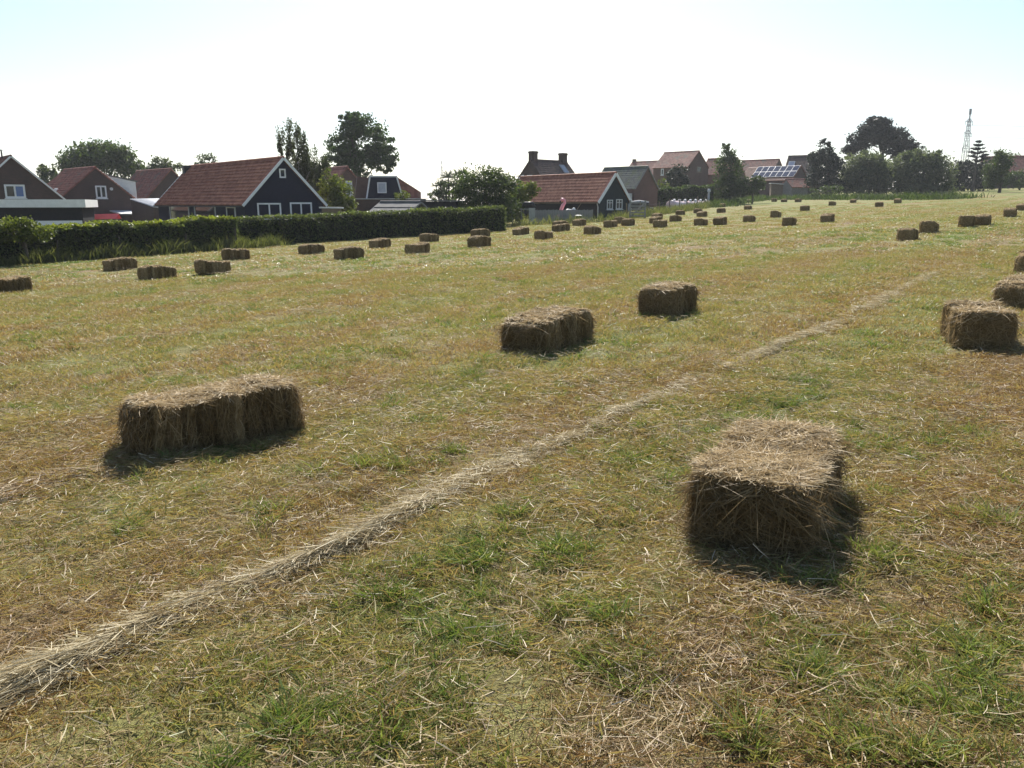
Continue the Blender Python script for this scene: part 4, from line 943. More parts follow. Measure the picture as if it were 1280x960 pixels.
# pylons far beyond, joined by power lines
def pylon(u, vtop, Yp, rot, label):
    top = at(u, vtop, Yp); z0 = gz(top.x, Yp); Hh = top.z - z0
    e = tag(empty('lattice_pylon', (top.x, Yp, z0), rot), label, 'pylon', 'power line pylons')
    def half(z): return 1.6 + (0.5 - 1.6) * min(1, z / (Hh * 0.82))
    lv = [Hh * t for t in (0, 0.2, 0.38, 0.52, 0.64, 0.76, 0.88)]
    for sx, sy in ((-1, -1), (1, -1), (1, 1), (-1, 1)):
        MB().bar((sx * half(0), sy * half(0), 0), (sx * 0.45, sy * 0.45, Hh * 0.88), 0.16).build('leg', 'steel_far', e)
    for a, b_ in zip(lv, lv[1:]):
        ha, hb = half(a), half(b_); c = [(-1, -1), (1, -1), (1, 1), (-1, 1)]
        for k in range(4):
            p, q = c[k], c[(k + 1) % 4]
            mb = MB(); mb.bar((p[0] * ha, p[1] * ha, a), (q[0] * hb, q[1] * hb, b_), 0.06); mb.bar((q[0] * ha, q[1] * ha, a), (p[0] * hb, p[1] * hb, b_), 0.06); mb.bar((p[0] * hb, p[1] * hb, b_), (q[0] * hb, q[1] * hb, b_), 0.09); mb.build('bracing', 'steel_far', e)
    MB().box((-0.38, -0.38, Hh * 0.93), (0.38, 0.38, Hh)).bar((0, 0, Hh * 0.86), (0, 0, Hh * 0.94), 0.4).build('antenna_cage', 'steel_far', e)
    tips = []
    for zf in (0.52, 0.70, 0.84):
        for s in (-1, 1):
            am = MB(); am.bar((0, 0, Hh * zf), (s * 3.2, 0, Hh * zf + 0.2), 0.2); am.bar((0, 0, Hh * zf + 1.4), (s * 3.2, 0, Hh * zf + 0.2), 0.14); ao = am.build('crossarm', 'steel_far', e)
            MB().tube([(s * 3.1, 0, Hh * zf), (s * 3.1, 0, Hh * zf - 1.3)], [0.1, 0.1], 6).build('insulator', 'steel_far', ao)
            tips.append((ao, Vector((s * 3.1, 0, Hh * zf - 1.3))))
    return e, tips
PA, PB = at(1213.5, 136, 380), at(552, 201, 800)
prot = math.atan2(PB.y - PA.y, PB.x - PA.x) - math.pi / 2
eA, tA = pylon(1213.5, 136, 380, prot, 'tall grey lattice pylon rising behind the tiered conifer')
eB, tB = pylon(552, 201, 800, prot, 'very faint distant lattice pylon above the spiky shrub')
mA = Matrix.Translation(eA.location) @ Matrix.Rotation(prot, 4, 'Z'); mB = Matrix.Translation(eB.location) @ Matrix.Rotation(prot, 4, 'Z'); mAi = mA.inverted()
for (ao, ta), (_, tb) in zip(tA, tB):
    far = mAi @ (mB @ tb)
    for end, sag in ((far, 14.0), (ta * 2 - far, 14.0)):
        pts = [tuple(ta.lerp(end, t) - Vector((0, 0, sag * 4 * t * (1 - t)))) for t in np.linspace(0, 1, 16)]
        MB().tube(pts, [0.03] * 16, 4).build('power_line', 'steel_far', ao)

# ================================================================== HAY BALES
def bale_mesh(L, W, H, seed, nx_, straws, slen=0.16, swid=0.004, flakes=11, wear=1.0):
    """compressed hay bale: rounded box with flake bulges along its length, ragged corners. local X = length, base at z=0.
    returns body mesh, stalk mesh"""
    rg = np.random.default_rng(seed)
    ny_, nz_ = max(4, int(nx_ * W / L)), max(4, int(nx_ * H / L))
    def face(o, a, b, n, m):
        s, t = np.meshgrid(np.linspace(-1, 1, n + 1), np.linspace(-1, 1, m + 1)); P = np.array(o, float)[None, None] + np.array(a, float) * s[..., None] + np.array(b, float) * t[..., None]
        i = np.arange((n + 1) * (m + 1)).reshape(m + 1, n + 1)
        return P.reshape(-1, 3), np.stack([i[:-1, :-1], i[:-1, 1:], i[1:, 1:], i[1:, :-1]], 2).reshape(-1, 4)
    fs = [face((0, -1, 0), (1, 0, 0), (0, 0, 1), nx_, nz_), face((0, 1, 0), (-1, 0, 0), (0, 0, 1), nx_, nz_), face((0, 0, 1), (1, 0, 0), (0, 1, 0), nx_, ny_),
          face((0, 0, -1), (-1, 0, 0), (0, 1, 0), nx_, ny_), face((1, 0, 0), (0, 1, 0), (0, 0, 1), ny_, nz_), face((-1, 0, 0), (0, -1, 0), (0, 0, 1), ny_, nz_)]
    V, Q, k = [], [], 0
    for v, q in fs: V.append(v); Q.append(q + k); k += len(v)
    V = np.concatenate(V); Q = np.concatenate(Q)
    ph = rg.uniform(0, 6.28, 12); fl = np.linspace(-1, 1, flakes + 1)[1:-1] + rg.normal(0, 0.25 / flakes, flakes - 1)
    fo = rg.uniform(-1, 1, (flakes, 3)) * 0.017 * wear
    sagx = rg.normal(0, 0.05) * wear; skew = rg.normal(0, 0.06) * wear
    def shape(v):
        v = v.copy(); r = np.abs(v)
        p = 7.0; nrm = (r ** p).sum(1) ** (1 / p); u = v / np.maximum(nrm, 1e-6)[:, None]     # round the edges
        q = u * np.array([L / 2, W / 2, H / 2])
        x = u[:, 0]
        seam = np.min(np.abs(x[:, None] - fl[None, :]), 1)
        groove = np.exp(-(seam / 0.03) ** 2)
        idx = np.searchsorted(fl, x)
        cr = np.array([0.0, 1.0, 0.75]) * (1 - np.abs(np.array([0, 0, 0])))
        q[:, 1] += np.sign(u[:, 1]) * np.abs(u[:, 1]) ** 2 * (fo[idx, 1] - groove * 0.048) + fo[idx, 0] * 0.4
        q[:, 2] += (u[:, 2] > 0) * np.abs(u[:, 2]) ** 2 * (fo[idx, 2] - groove * 0.018 - 0.022 * np.exp(-((np.abs(u[:, 1]) - 0.45) / 0.07) ** 2))
        n1 = np.sin(q[:, 0] * 11 + q[:, 1] * 9 + ph[0]) + np.sin(q[:, 1] * 17 - q[:, 2] * 13 + ph[1]) + np.sin(q[:, 0] * 23 + q[:, 2] * 19 + ph[2])
        n2 = np.sin(q[:, 0] * 41 + q[:, 2] * 37 + ph[3]) + np.sin(q[:, 1] * 47 + q[:, 0] * 31 + ph[4])
        q *= (1 + (0.014 * n1 + 0.007 * n2)[:, None] * np.array([0.6, 1, 1]) * wear)
        q[:, 2] += H / 2 * (1 + 0.0) ; q[:, 2] *= 1 + sagx * (x ** 2) + 0.05 * np.sin(ph[5] + x * 2) * wear
        q[:, 1] += skew * q[:, 2] * 0.3
        q[:, 2] -= 0.025
        return q
    ftone = rg.random(flakes); B = mesh_np('hay_body', shape(V), Q, 'haybody', ftone[np.searchsorted(fl, V[:, 0])], smooth=True)
    # stalks: mostly along the faces across the bale, ends sticking out at edges
    w = np.array([L * H * 0.45, L * H * 0.45, L * W * 1.25, 0.0, W * H * 0.75, W * H * 0.75]); f = rg.choice(6, straws, p=w / w.sum())
    a, b = rg.uniform(-1, 1, straws), rg.uniform(-1, 1, straws)
    T = np.zeros((straws, 3)); Nn = np.zeros((straws, 3))
    for i, (ax_, sg) in enumerate(((1, -1), (1, 1), (2, 1), (2, -1), (0, 1), (0, -1))):
        s = f == i; o = [j for j in range(3) if j != ax_]; T[s, ax_] = sg; T[s, o[0]] = a[s]; T[s, o[1]] = b[s]; Nn[s, ax_] = sg
    P = shape(T)
    D = rg.normal(size=(straws, 3)); D[f < 2] *= np.array([0.28, 0.5, 1.3]); D[f == 2] *= np.array([0.9, 1.1, 0.5]); D[f >= 4] *= np.array([0.5, 1.0, 1.0])
    D -= Nn * (D * Nn).sum(1, keepdims=True) * 0.85
    D += Nn * (np.abs(rg.normal(0, 0.14, straws)) * np.where(f == 2, 0.6, np.where(T[:, 2] > 0.45, 0.4, 1.0)))[:, None]
    edge_ = np.where(f == 2, np.maximum(np.abs(a), np.abs(b)), 0.0)
    stray = rg.random(straws) < 0.10
    D += Nn * (stray * np.abs(rg.normal(0, 0.5, straws)))[:, None] + rg.normal(0, 0.35, (straws, 3)) * stray[:, None]
    D /= np.linalg.norm(D, axis=1, keepdims=True)
    Ls = slen * rg.uniform(0.3, 1.3, straws) * np.where(edge_ > 0.72, 0.7, 1.0); bend = rg.normal(0, 0.16, (straws, 3)); bend[:, 2] -= 0.10
    top_ = (f != 2) & (T[:, 2] > 0.45); D[top_, 2] = -np.abs(D[top_, 2])
    P0 = P - D * (Ls * np.where(top_, 0.06, 0.45))[:, None] + Nn * 0.006
    Vs, Qs, mm = ribbons(P0, D, Ls, swid * rg.uniform(0.5, 1.5, straws), bend, rg)
    Vs[:, 2] = np.maximum(Vs[:, 2], -0.01)
    tone = rg.random(straws); tone = np.where(f == 2, 0.32 + 0.64 * tone, (0.04 + 0.46 * tone ** 1.3) * (0.55 + 0.9 * ftone[np.searchsorted(fl, T[:, 0])]))      # side stalks toned darker, top stalks paler
    tw = []
    for s in (-0.45, 0.45):
        pth = [(t, s, 1.0) for t in np.linspace(-0.97, 0.97, 30)] + [(1.0, s, t) for t in np.linspace(0.95, -0.95, 8)] + [(t, s, -1.0) for t in np.linspace(0.97, -0.97, 6)] + [(-1.0, s, t) for t in np.linspace(-0.95, 0.95, 8)]
        p = shape(np.array(pth)); p += (np.array(pth) * np.array([1, 0, 1]) * (np.abs(np.array(pth)) > 0.99)) * 0.004; tw.append([tuple(x) for x in p] + [tuple(p[0])])
    bale_mesh.twine = tw
    return B, (Vs, Qs, np.repeat(tone, mm))

def corners(x, y, az, L, W, H):
    c, s = math.sin(az), math.cos(az); a = np.array([c, s]); n = np.array([s, -c])
    out = []
    for i in (-1, 1):
        for j in (-1, 1):
            p = np.array([x, y]) + a * i * L / 2 + n * j * W / 2
            for k in (0, H): out.append((p[0], p[1], gz(x, y) + k))
    return np.array(out)
def fit(box, L, W, H, azr):
    """place a bale of that size on the ground so that its outline fills the measured box"""
    u0, v0, u1, v1 = box; best = None
    for azd in azr:
        az = R(azd); p = gp((u0 + u1) / 2, v1); x, y = p.x, p.y + 0.25
        for _ in range(5):
            u, v = proj(corners(x, y, az, L, W, H)); du = (u0 + u1) / 2 - (u.min() + u.max()) / 2; dv = v1 - v.max()
            g0 = gp((u.min() + u.max()) / 2, v.max()); g1 = gp((u.min() + u.max()) / 2 + du, v.max() + dv)
            x += g1.x - g0.x; y += g1.y - g0.y
        u, v = proj(corners(x, y, az, L, W, H)); err = abs((u.max() - u.min()) - (u1 - u0)) + 0.4 * abs((v.max() - v.min()) - (v1 - v0)) + 0.01 * abs(azd - 55)
        if best is None or err < best[0]: best = (err, x, y, az)
    return best
B_ = [  # measured box in the photograph, label
 ((-40, 347.5, 57, 369), 'hay bale cut off by the left edge of the photo below the hedge'),
 ((-52, 337, 1.5, 351), 'hay bale just peeking in at the left edge above the cut-off bale'),
 ((124, 322, 176, 339), 'hay bale closest to the left hedge, left of the pair of bales'),
 ((167, 331, 225.5, 350.5), 'hay bale left in the close pair in front of the left hedge'),
 ((240.5, 325.5, 291, 343), 'hay bale right in the close pair in front of the left hedge'),
 ((276, 312, 314, 325), 'hay bale at the junction of the two hedges'),
 ((371, 305.5, 407.5, 318), 'hay bale in front of the clipped hedge below the barn gable'),
 ((411, 311, 461, 325.5), 'lumpy hay bale with loose left end in front of the clipped hedge'),
 ((461, 299, 489, 310), 'hay bale behind and right of the lumpy one near the clipped hedge'),
 ((504, 305, 539, 318), 'hay bale with a notched left corner before the clipped hedge'),
 ((522.5, 293.5, 550, 303), 'hay bale behind the notched one, close to the clipped hedge'),
 ((587, 289, 613.5, 296.5), 'rear hay bale of the overlapping two near the clipped hedge end'),
 ((584, 296.5, 614, 309), 'front hay bale of the overlapping two near the clipped hedge end'),
 ((641, 285.5, 661.5, 293.5), 'hay bale right beside the end of the clipped hedge'),
 ((666, 290, 693, 300.5), 'hay bale in front of the grey board fence, nearest its left end'),
 ((686.7, 281, 716, 289.5), 'dented hay bale overlapping another before the grey board fence'),
 ((688, 277.5, 713, 284.5), 'pale-topped hay bale behind the dented one at the grey fence'),
 ((717.5, 276.5, 731, 282.5), 'short hay bale below the bin at the grey board fence'),
 ((727.5, 284, 753, 293.5), 'hay bale standing alone below the right end of the grey fence'),
 ((757.5, 277, 769, 284), 'left hay bale of three in front of the red shed gable'),
 ((768, 274, 782.5, 279.5), 'middle, rearmost hay bale of three before the red shed gable'),
 ((780, 275.5, 790.5, 282), 'right hay bale of three in front of the red shed gable'),
 ((817, 268.5, 826, 274), 'rear bale of the three stacked-looking ones right of the gate'),
 ((813, 273, 826, 279), 'middle bale of the three stacked-looking ones right of the gate'),
 ((815.5, 278, 835, 285), 'front bale of the three stacked-looking ones right of the gate'),
 ((837.5, 271.5, 851, 277), 'hay bale right of the three stacked-looking ones near the post fence'),
 ((845, 264, 855.5, 269), 'hay bale close under the leaning posts of the fence'),
 ((867.5, 262, 877, 266.5), 'rear bale of two overlapping at the end of the post fence'),
 ((871, 265, 884, 271), 'front bale of two overlapping at the end of the post fence'),
 ((868.5, 275, 883.5, 282), 'hay bale in mid field, left of the two side by side'),
 ((893.5, 274, 907.5, 281), 'hay bale in mid field, right of the two side by side'),
 ((896, 261, 907, 266), 'hay bale before the slim pointed tree, nearer one'),
 ((929.5, 258, 940.5, 262), 'hay bale in the open below the leafy bush'),
 ((929.5, 271.5, 943.5, 277.5), 'hay bale in mid field below the solar barn, left one'),
 ((963.5, 266, 975.5, 272), 'hay bale in mid field below the solar barn, rear one'),
 ((978, 275.5, 994.5, 282), 'hay bale in mid field below the low farm shed, nearest one'),
 ((1000.5, 258.5, 1011.5, 263.5), 'hay bale right below the low farm shed in mid distance'),
 ((900, 256, 906, 258.8), 'tiny hay bale far off at the foot of the slim pointed tree'),
 ((914, 252, 922.5, 255.7), 'far hay bale at the field edge right of the slim tree'),
 ((930.5, 249.8, 939, 253.2), 'far hay bale at the field edge below the spreading bush'),
 ((963.5, 249.2, 972, 252.2), 'leftmost of three far bales lined up below the farm shed'),
 ((975.5, 249.4, 984.5, 252.6), 'middle of three far bales lined up below the farm shed'),
 ((993, 249.4, 1002.5, 252.6), 'rightmost of three far bales lined up below the farm shed'),
 ((1028, 271.5, 1041, 277.5), 'hay bale alone in mid field below the conical evergreen'),
 ((1035, 252.3, 1045.5, 257), 'far hay bale below the conical evergreen'),
 ((1062, 250, 1071.5, 253.6), 'far hay bale at the edge below the left willow bush'),
 ((1093, 252.5, 1105, 258.5), 'far hay bale below the pine trunk'),
 ((1118, 250, 1126.5, 254), 'far hay bale under the large willow bush'),
 ((1119, 285, 1150, 301), 'front hay bale of two touching ones on the right slope'),
 ((1150, 279, 1172, 292), 'rear hay bale of two touching ones on the right slope'),
 ((1197, 273, 1218.5, 283), 'left hay bale of two end to end below the bank'),
 ((1220, 274, 1236, 281.5), 'right hay bale of two end to end below the bank'),
 ((1256, 263.5, 1269.5, 271), 'hay bale near the right edge below the small tree'),
 ((1269.5, 256, 1288, 263), 'far hay bale cut by the right edge of the photo'),
 ((1272.5, 322.5, 1310, 343), 'hay bale just showing at the right edge, highest of the near right ones'),
 ((1238, 343, 1325, 388), 'hay bale cut by the right edge behind the shaggy one'),
 ((1176, 374, 1274, 438), 'shaggy hay bale near the right edge with long straws on top'),
 ((621, 388, 748, 446), 'long hay bale in the centre of the field showing its ribbed side'),
 ((799, 353, 871, 397), 'hay bale in the centre behind the long ribbed one'),
 ((145, 468, 381, 571), 'large hay bale in the left foreground with slumped left end'),
]
GRP = 'hay bales lying on the mown field'
far_protos = [bale_mesh(0.92, 0.52, 0.40, 900 + i, 44, 520, 0.13, 0.009, 10, 1.35) for i in range(5)]
def joined(bm, name):
    """body and stalks of one small far bale in one mesh"""
    B, (Vs, Qs, rn) = bm; n = len(B.vertices); v = np.zeros(n * 3, np.float32); B.vertices.foreach_get('co', v); q = np.zeros(len(B.loops), np.int32); B.loops.foreach_get('vertex_index', q)
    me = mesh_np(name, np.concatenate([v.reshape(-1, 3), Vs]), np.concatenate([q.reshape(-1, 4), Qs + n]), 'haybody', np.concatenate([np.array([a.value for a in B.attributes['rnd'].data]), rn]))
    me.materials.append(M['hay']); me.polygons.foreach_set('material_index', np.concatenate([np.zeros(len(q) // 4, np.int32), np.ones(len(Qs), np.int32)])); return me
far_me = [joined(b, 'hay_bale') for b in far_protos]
BALES = []
def put_bale(x, y, az, L, W, H, label, seed, nx_, straws, slen, swid, wear=1.0):
    # follow the slope of the ground
    e = empty('hay_bale', (x, y, gz(x, y)), math.pi / 2 - az); tag(e, label, 'hay bale', GRP)
    ca, sa = math.sin(az), math.cos(az)
    pitch = math.atan2(gz(x + ca * 0.5, y + sa * 0.5) - gz(x - ca * 0.5, y - sa * 0.5), 1.0); e.rotation_euler = (0, -pitch, math.pi / 2 - az)
    B, (Vs, Qs, rn) = bale_mesh(L, W, H, seed, nx_, straws, slen, swid, wear=wear)
    for p in bale_mesh.twine: MB().tube(p, [0.0028] * len(p), 5).build('twine', 'twine', e)
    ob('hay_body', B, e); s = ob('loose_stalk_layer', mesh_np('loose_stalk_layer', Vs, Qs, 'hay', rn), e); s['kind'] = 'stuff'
    BALES.append((x, y, az, L, W)); return e
for i, (box, label) in enumerate(B_):
    wpx = box[2] - box[0]; near = wpx > 60 or i in (55, 56)
    L, W, H = (0.98, 0.55, 0.41)
    if i == 59: L, W, H = 1.24, 0.55, 0.42
    if i == 57: L, W, H = 1.24, 0.62, 0.43
    if i == 58: L, W, H = 0.95, 0.55, 0.43
    azr = range(34, 66, 4)
    if i in (57, 58): azr = (38, 41, 44)
    if i in (56,): azr = (18, 24, 30, 36)
    err, x, y, az = fit(box, L, W, H, azr)
    print('BALE', i, round(err, 1), round(x, 1), round(y, 1), round(math.degrees(az)))
    if i == 59: x, y, az = -2.33, 6.02, R(54)
    if near:
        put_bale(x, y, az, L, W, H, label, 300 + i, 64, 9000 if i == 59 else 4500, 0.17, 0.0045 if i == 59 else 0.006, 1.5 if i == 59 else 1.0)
    else:
        o = ob('hay_bale', far_me[(i * 3) % 5], None, (x, y, gz(x, y) - 0.01), math.pi / 2 - az + (math.pi if i % 3 == 0 else 0)); tag(o, label, 'hay bale', GRP); o.rotation_euler.x = random.gauss(0, 0.03); o.rotation_euler.y = random.gauss(0, 0.025)
        o.scale = (L / 0.92, W / 0.52 * random.uniform(0.95, 1.05), H / 0.40 * random.uniform(0.95, 1.08)); BALES.append((x, y, az, L, W))
# the nearest bale, right foreground
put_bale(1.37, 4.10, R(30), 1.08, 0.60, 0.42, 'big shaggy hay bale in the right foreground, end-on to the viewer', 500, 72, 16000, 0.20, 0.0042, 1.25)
u, v = proj(corners(1.37, 4.10, R(25), 1.08, 0.62, 0.42)); print('NEAR', u.min(), v.min(), u.max(), v.max())

# ================================================================== STUBBLE, GRASS, LITTER
def add_proto(name, V, Q, rn, m):
    return bpy.data.objects.new(name, mesh_np(name, V, Q, m, rn))      # a pattern for the scatter below, never linked to the scene
def tuft(rg, n, rad, h0, h1, wid, spread, m, name, lean=0.25):
    a = rg.uniform(0, 6.283, n); r = rad * np.sqrt(rg.random(n)); P = np.stack([r * np.cos(a), r * np.sin(a), np.full(n, -0.012)], 1)
    D = rg.normal(0, spread, (n, 3)); D[:, 2] = 1; D[:, :2] += P[:, :2] / max(rad, 1e-3) * lean; D /= np.linalg.norm(D, axis=1, keepdims=True)
    L = rg.uniform(h0, h1, n); bend = np.zeros((n, 3)); bend[:, :2] = D[:, :2] * 0.6 + rg.normal(0, 0.25, (n, 2)); bend[:, 2] = -0.25
    V, Q, mm = ribbons(P, D, L, wid * rg.uniform(0.6, 1.5, n), bend, rg)
    return add_proto(name, V, Q, np.repeat(rg.random(n), mm), m)
def litter(rg, n, rad, l0, l1, wid, name, m='straw', rise=0.12, align=None, zmax=0.05):
    a = rg.uniform(0, 6.283, n); r = rad * np.sqrt(rg.random(n)); P = np.stack([r * np.cos(a), r * np.sin(a), rg.uniform(0.008, zmax, n)], 1)
    t = rg.uniform(0, 6.283, n) if align is None else rg.normal(align, 0.35, n)
    D = np.stack([np.cos(t), np.sin(t), rg.normal(0, rise, n)], 1); D /= np.linalg.norm(D, axis=1, keepdims=True)
    L = rg.uniform(l0, l1, n); bend = rg.normal(0, 0.12, (n, 3))
    V, Q, mm = ribbons(P - D * (L / 2)[:, None], D, L, wid * rg.uniform(0.6, 1.5, n), bend, rg); V[:, 2] = np.maximum(V[:, 2], 0.004)
    return add_proto(name, V, Q, np.repeat(rg.random(n), mm), m)

def scatter(name, label, protos, XY, scale, rg, zoff=0.0, tilt=0.12):
    """one 'stuff' object: its points carry the patterns"""
    n = len(XY); me = bpy.data.meshes.new(name); me.vertices.add(n)
    me.vertices.foreach_set('co', np.stack([XY[:, 0], XY[:, 1], ground(XY[:, 0], XY[:, 1]) + zoff], 1).astype(np.float32).ravel())
    for nm, tp, val in (('pid', 'INT', rg.integers(0, len(protos), n).astype(np.int32)), ('scl', 'FLOAT', scale.astype(np.float32))):
        me.attributes.new(nm, tp, 'POINT').data.foreach_set('value', val)
    me.attributes.new('rot', 'FLOAT_VECTOR', 'POINT').data.foreach_set('vector', np.stack([rg.normal(0, tilt, n), rg.normal(0, tilt, n), rg.uniform(0, 6.283, n)], 1).astype(np.float32).ravel())
    o = ob(name, me); tag(o, label, kind='stuff')
    g = bpy.data.node_groups.new(name + '_scatter', 'GeometryNodeTree')
    g.interface.new_socket('Geometry', in_out='INPUT', socket_type='NodeSocketGeometry'); g.interface.new_socket('Geometry', in_out='OUTPUT', socket_type='NodeSocketGeometry')
    gi, go = g.nodes.new('NodeGroupInput'), g.nodes.new('NodeGroupOutput')
    ip = g.nodes.new('GeometryNodeInstanceOnPoints'); ip.inputs['Pick Instance'].default_value = True
    jn = g.nodes.new('GeometryNodeJoinGeometry')
    for p in protos:
        oi = g.nodes.new('GeometryNodeObjectInfo'); oi.inputs['Object'].default_value = p; oi.inputs['As Instance'].default_value = False
        ti = g.nodes.new('GeometryNodeGeometryToInstance'); g.links.new(oi.outputs['Geometry'], ti.inputs[0]); g.links.new(ti.outputs[0], jn.inputs[0])
    def na(nm, tp):
        a = g.nodes.new('GeometryNodeInputNamedAttribute'); a.data_type = tp; a.inputs['Name'].default_value = nm; return a.outputs['Attribute']
    g.links.new(gi.outputs[0], ip.inputs['Points']); g.links.new(jn.outputs[0], ip.inputs['Instance'])
    g.links.new(na('pid', 'INT'), ip.inputs['Instance Index']); g.links.new(na('scl', 'FLOAT'), ip.inputs['Scale'])
    er = g.nodes.new('FunctionNodeEulerToRotation'); g.links.new(na('rot', 'FLOAT_VECTOR'), er.inputs[0]); g.links.new(er.outputs[0], ip.inputs['Rotation'])
    g.links.new(ip.outputs[0], go.inputs[0])
    md = o.modifiers.new('scatter', 'NODES'); md.node_group = g
    return o
def wedge(rg, n, y0, y1, margin=2.6, spread=0.70):
    """points over the ground the picture sees (with room to either side), density even per square metre"""
    y = np.sqrt(rg.uniform((y0 + margin) ** 2, (y1 + margin) ** 2, int(n))) - margin
    x = rg.uniform(-1, 1, len(y)) * (spread * y + margin); return np.stack([x, y], 1)
def clear_of_bales(XY, pad=0.0):
    keep = np.ones(len(XY), bool)
    for (x, y, az, L, W) in BALES:
        if y > 30: continue
        c, s = math.sin(az), math.cos(az); dx, dy = XY[:, 0] - x, XY[:, 1] - y
        keep &= ~((np.abs(dx * c + dy * s) < L / 2 - 0.05 + pad) & (np.abs(dx * s - dy * c) < W / 2 - 0.05 + pad))
    return XY[keep]
def vnoise(XY, f, seed):
    r = np.random.default_rng(seed); o = np.zeros(len(XY))
    for k in range(7):
        a = r.uniform(0, 6.283); w = f * r.uniform(0.6, 1.9); o += np.sin((XY[:, 0] * math.cos(a) + XY[:, 1] * math.sin(a)) * w * 6.283 + r.uniform(0, 6.283))
    return o / 7 ** 0.5                                     # roughly unit variance
ROW = R(37.5)
def across(XY): return XY[:, 0] * math.cos(ROW) - XY[:, 1] * math.sin(ROW)
rg = np.random.default_rng(2024)
stub = [tuft(rg, 150, 0.17, 0.018, 0.062, 0.0031, 0.42, 'blade', 'stubble_pattern') for _ in range(8)]
stubf = [tuft(rg, 150, 0.26, 0.025, 0.072, 0.0046, 0.45, 'blade', 'stubble_pattern') for _ in range(5)]
stubff = [tuft(rg, 90, 0.55, 0.03, 0.085, 0.016, 0.55, 'blade', 'stubble_pattern') for _ in range(4)]
grn = [tuft(rg, 60, 0.06, 0.05, 0.13, 0.0042, 0.32, 'green', 'green_pattern', 0.35) for _ in range(6)] + [tuft(rg, 42, 0.10, 0.03, 0.085, 0.0055, 0.6, 'green', 'green_pattern', 0.5) for _ in range(4)]
grnf = [tuft(rg, 50, 0.14, 0.04, 0.11, 0.008, 0.45, 'green', 'green_pattern', 0.3) for _ in range(4)]
lit = [litter(rg, 26, 0.20, 0.015, 0.12, 0.0023, 'litter_pattern') for _ in range(8)]
litf = [litter(rg, 40, 0.4, 0.03, 0.13, 0.0042, 'litter_pattern') for _ in range(5)]
mat_ = [litter(rg, 90, 0.2, 0.02, 0.10, 0.003, 'thatch_pattern', 'blade' if k < 5 else 'straw', 0.2, zmax=0.035) for k in range(6)]

def dens(XY, w): return XY[rg.random(len(XY)) < np.clip(w, 0, 1)]
# near stubble, mid stubble, far stubble
A = clear_of_bales(wedge(rg, 7200, 0.5, 8)); A = dens(A, 0.70 + 0.34 * vnoise(A, 0.9, 9)); scatter('stubble_grass', 'short dry cut grass stubble in the foreground', stub, A, rg.uniform(0.75, 1.25, len(A)), rg)
A = clear_of_bales(wedge(rg, 3600, 0.5, 8)); scatter('thatch', 'matted dead grass lying between the stubble', mat_, A, rg.uniform(0.8, 1.3, len(A)), rg, tilt=0.03)
A = clear_of_bales(wedge(rg, 10500, 7.6, 22, 2.6)); scatter('stubble_grass', 'dry cut grass stubble in the middle of the field', stubf, A, rg.uniform(0.8, 1.3, len(A)), rg)
A = wedge(rg, 20000, 21, 95, 3.0); A = dens(A, 1.25 * np.exp(-((A[:, 1] - 21) / 42) ** 2)); scatter('stubble_grass', 'cut grass stubble in the far part of the field', stubff, A, rg.uniform(0.8, 1.25, len(A)), rg, tilt=0.03)
# green regrowth
A = clear_of_bales(wedge(rg, 4900, 0.5, 9)); s = np.sin(across(A) * 2.1 + 0.6); A = dens(A, 0.22 + 0.28 * vnoise(A, 0.6, 3) + 0.12 * s)
scatter('green_grass', 'green tufts of regrowing grass in the foreground', grn, A, rg.uniform(0.55, 1.1, len(A)) * (0.75 + 0.35 * rg.random(len(A)) ** 3), rg)
A = clear_of_bales(wedge(rg, 7500, 8.5, 34, 2.0)); s = np.sin(across(A) * 1.3); A = dens(A, 0.35 + 0.3 * vnoise(A, 0.25, 4) + 0.15 * s)
scatter('green_grass', 'green regrowth patches in the middle of the field', grnf, A, rg.uniform(0.7, 1.3, len(A)), rg)
# taller tufts where the photograph shows them
TU = [(545, 795), (702, 768), (752, 768), (770, 818), (818, 852), (690, 690), (730, 700), (640, 640), (790, 575), (828, 560), (500, 580), (455, 580), (560, 560), (1010, 497), (985, 507), (912, 502),
      (330, 640), (172, 660), (530, 530), (622, 800), (462, 885), (490, 930), (1210, 850), (1190, 800), (1100, 870), (1022, 842), (1262, 650), (1032, 735), (1250, 762), (372, 905), (1150, 940), (30, 512), (480, 745),
      (1075, 560), (1180, 560), (1120, 500), (1240, 900), (1255, 820), (1060, 930), (930, 930), (300, 960), (1190, 640), (600, 700), (520, 720), (400, 590), (590, 470), (410, 480), (880, 540), (1085, 700)]
A = []
for (u, v) in TU:
    p = gp(u, v); k = int(rg.integers(3, 8)); A.append(np.array([[p.x, p.y]]) + rg.normal(0, 0.055, (k, 2)))
A = clear_of_bales(np.concatenate(A)); scatter('green_grass', 'taller upright green grass tufts standing out of the stubble', grn[:6], A, rg.uniform(0.7, 1.25, len(A)), rg, tilt=0.1)
# broad green patches towards the lower right and the middle
A = []
for (u, v, r_, k) in ((1200, 830, 0.4, 46), (1120, 900, 0.35, 24), (480, 590, 0.5, 60), (700, 690, 0.3, 20), (1000, 500, 0.7, 130), (820, 565, 0.45, 80), (500, 900, 0.2, 36), (1040, 830, 0.25, 40), (1250, 700, 0.4, 60), (300, 460, 1.0, 120), (700, 500, 0.8, 110), (1150, 560, 0.6, 90), (560, 760, 0.3, 36), (60, 500, 0.8, 80)):
    p = gp(u, v); A.append(np.array([[p.x, p.y]]) + rg.normal(0, r_ * 1.0, (k, 2)))
A = clear_of_bales(np.concatenate(A)); scatter('green_grass', 'patches of low green regrowth among the dry stubble', grn, A, rg.uniform(0.5, 0.95, len(A)), rg, tilt=0.15)
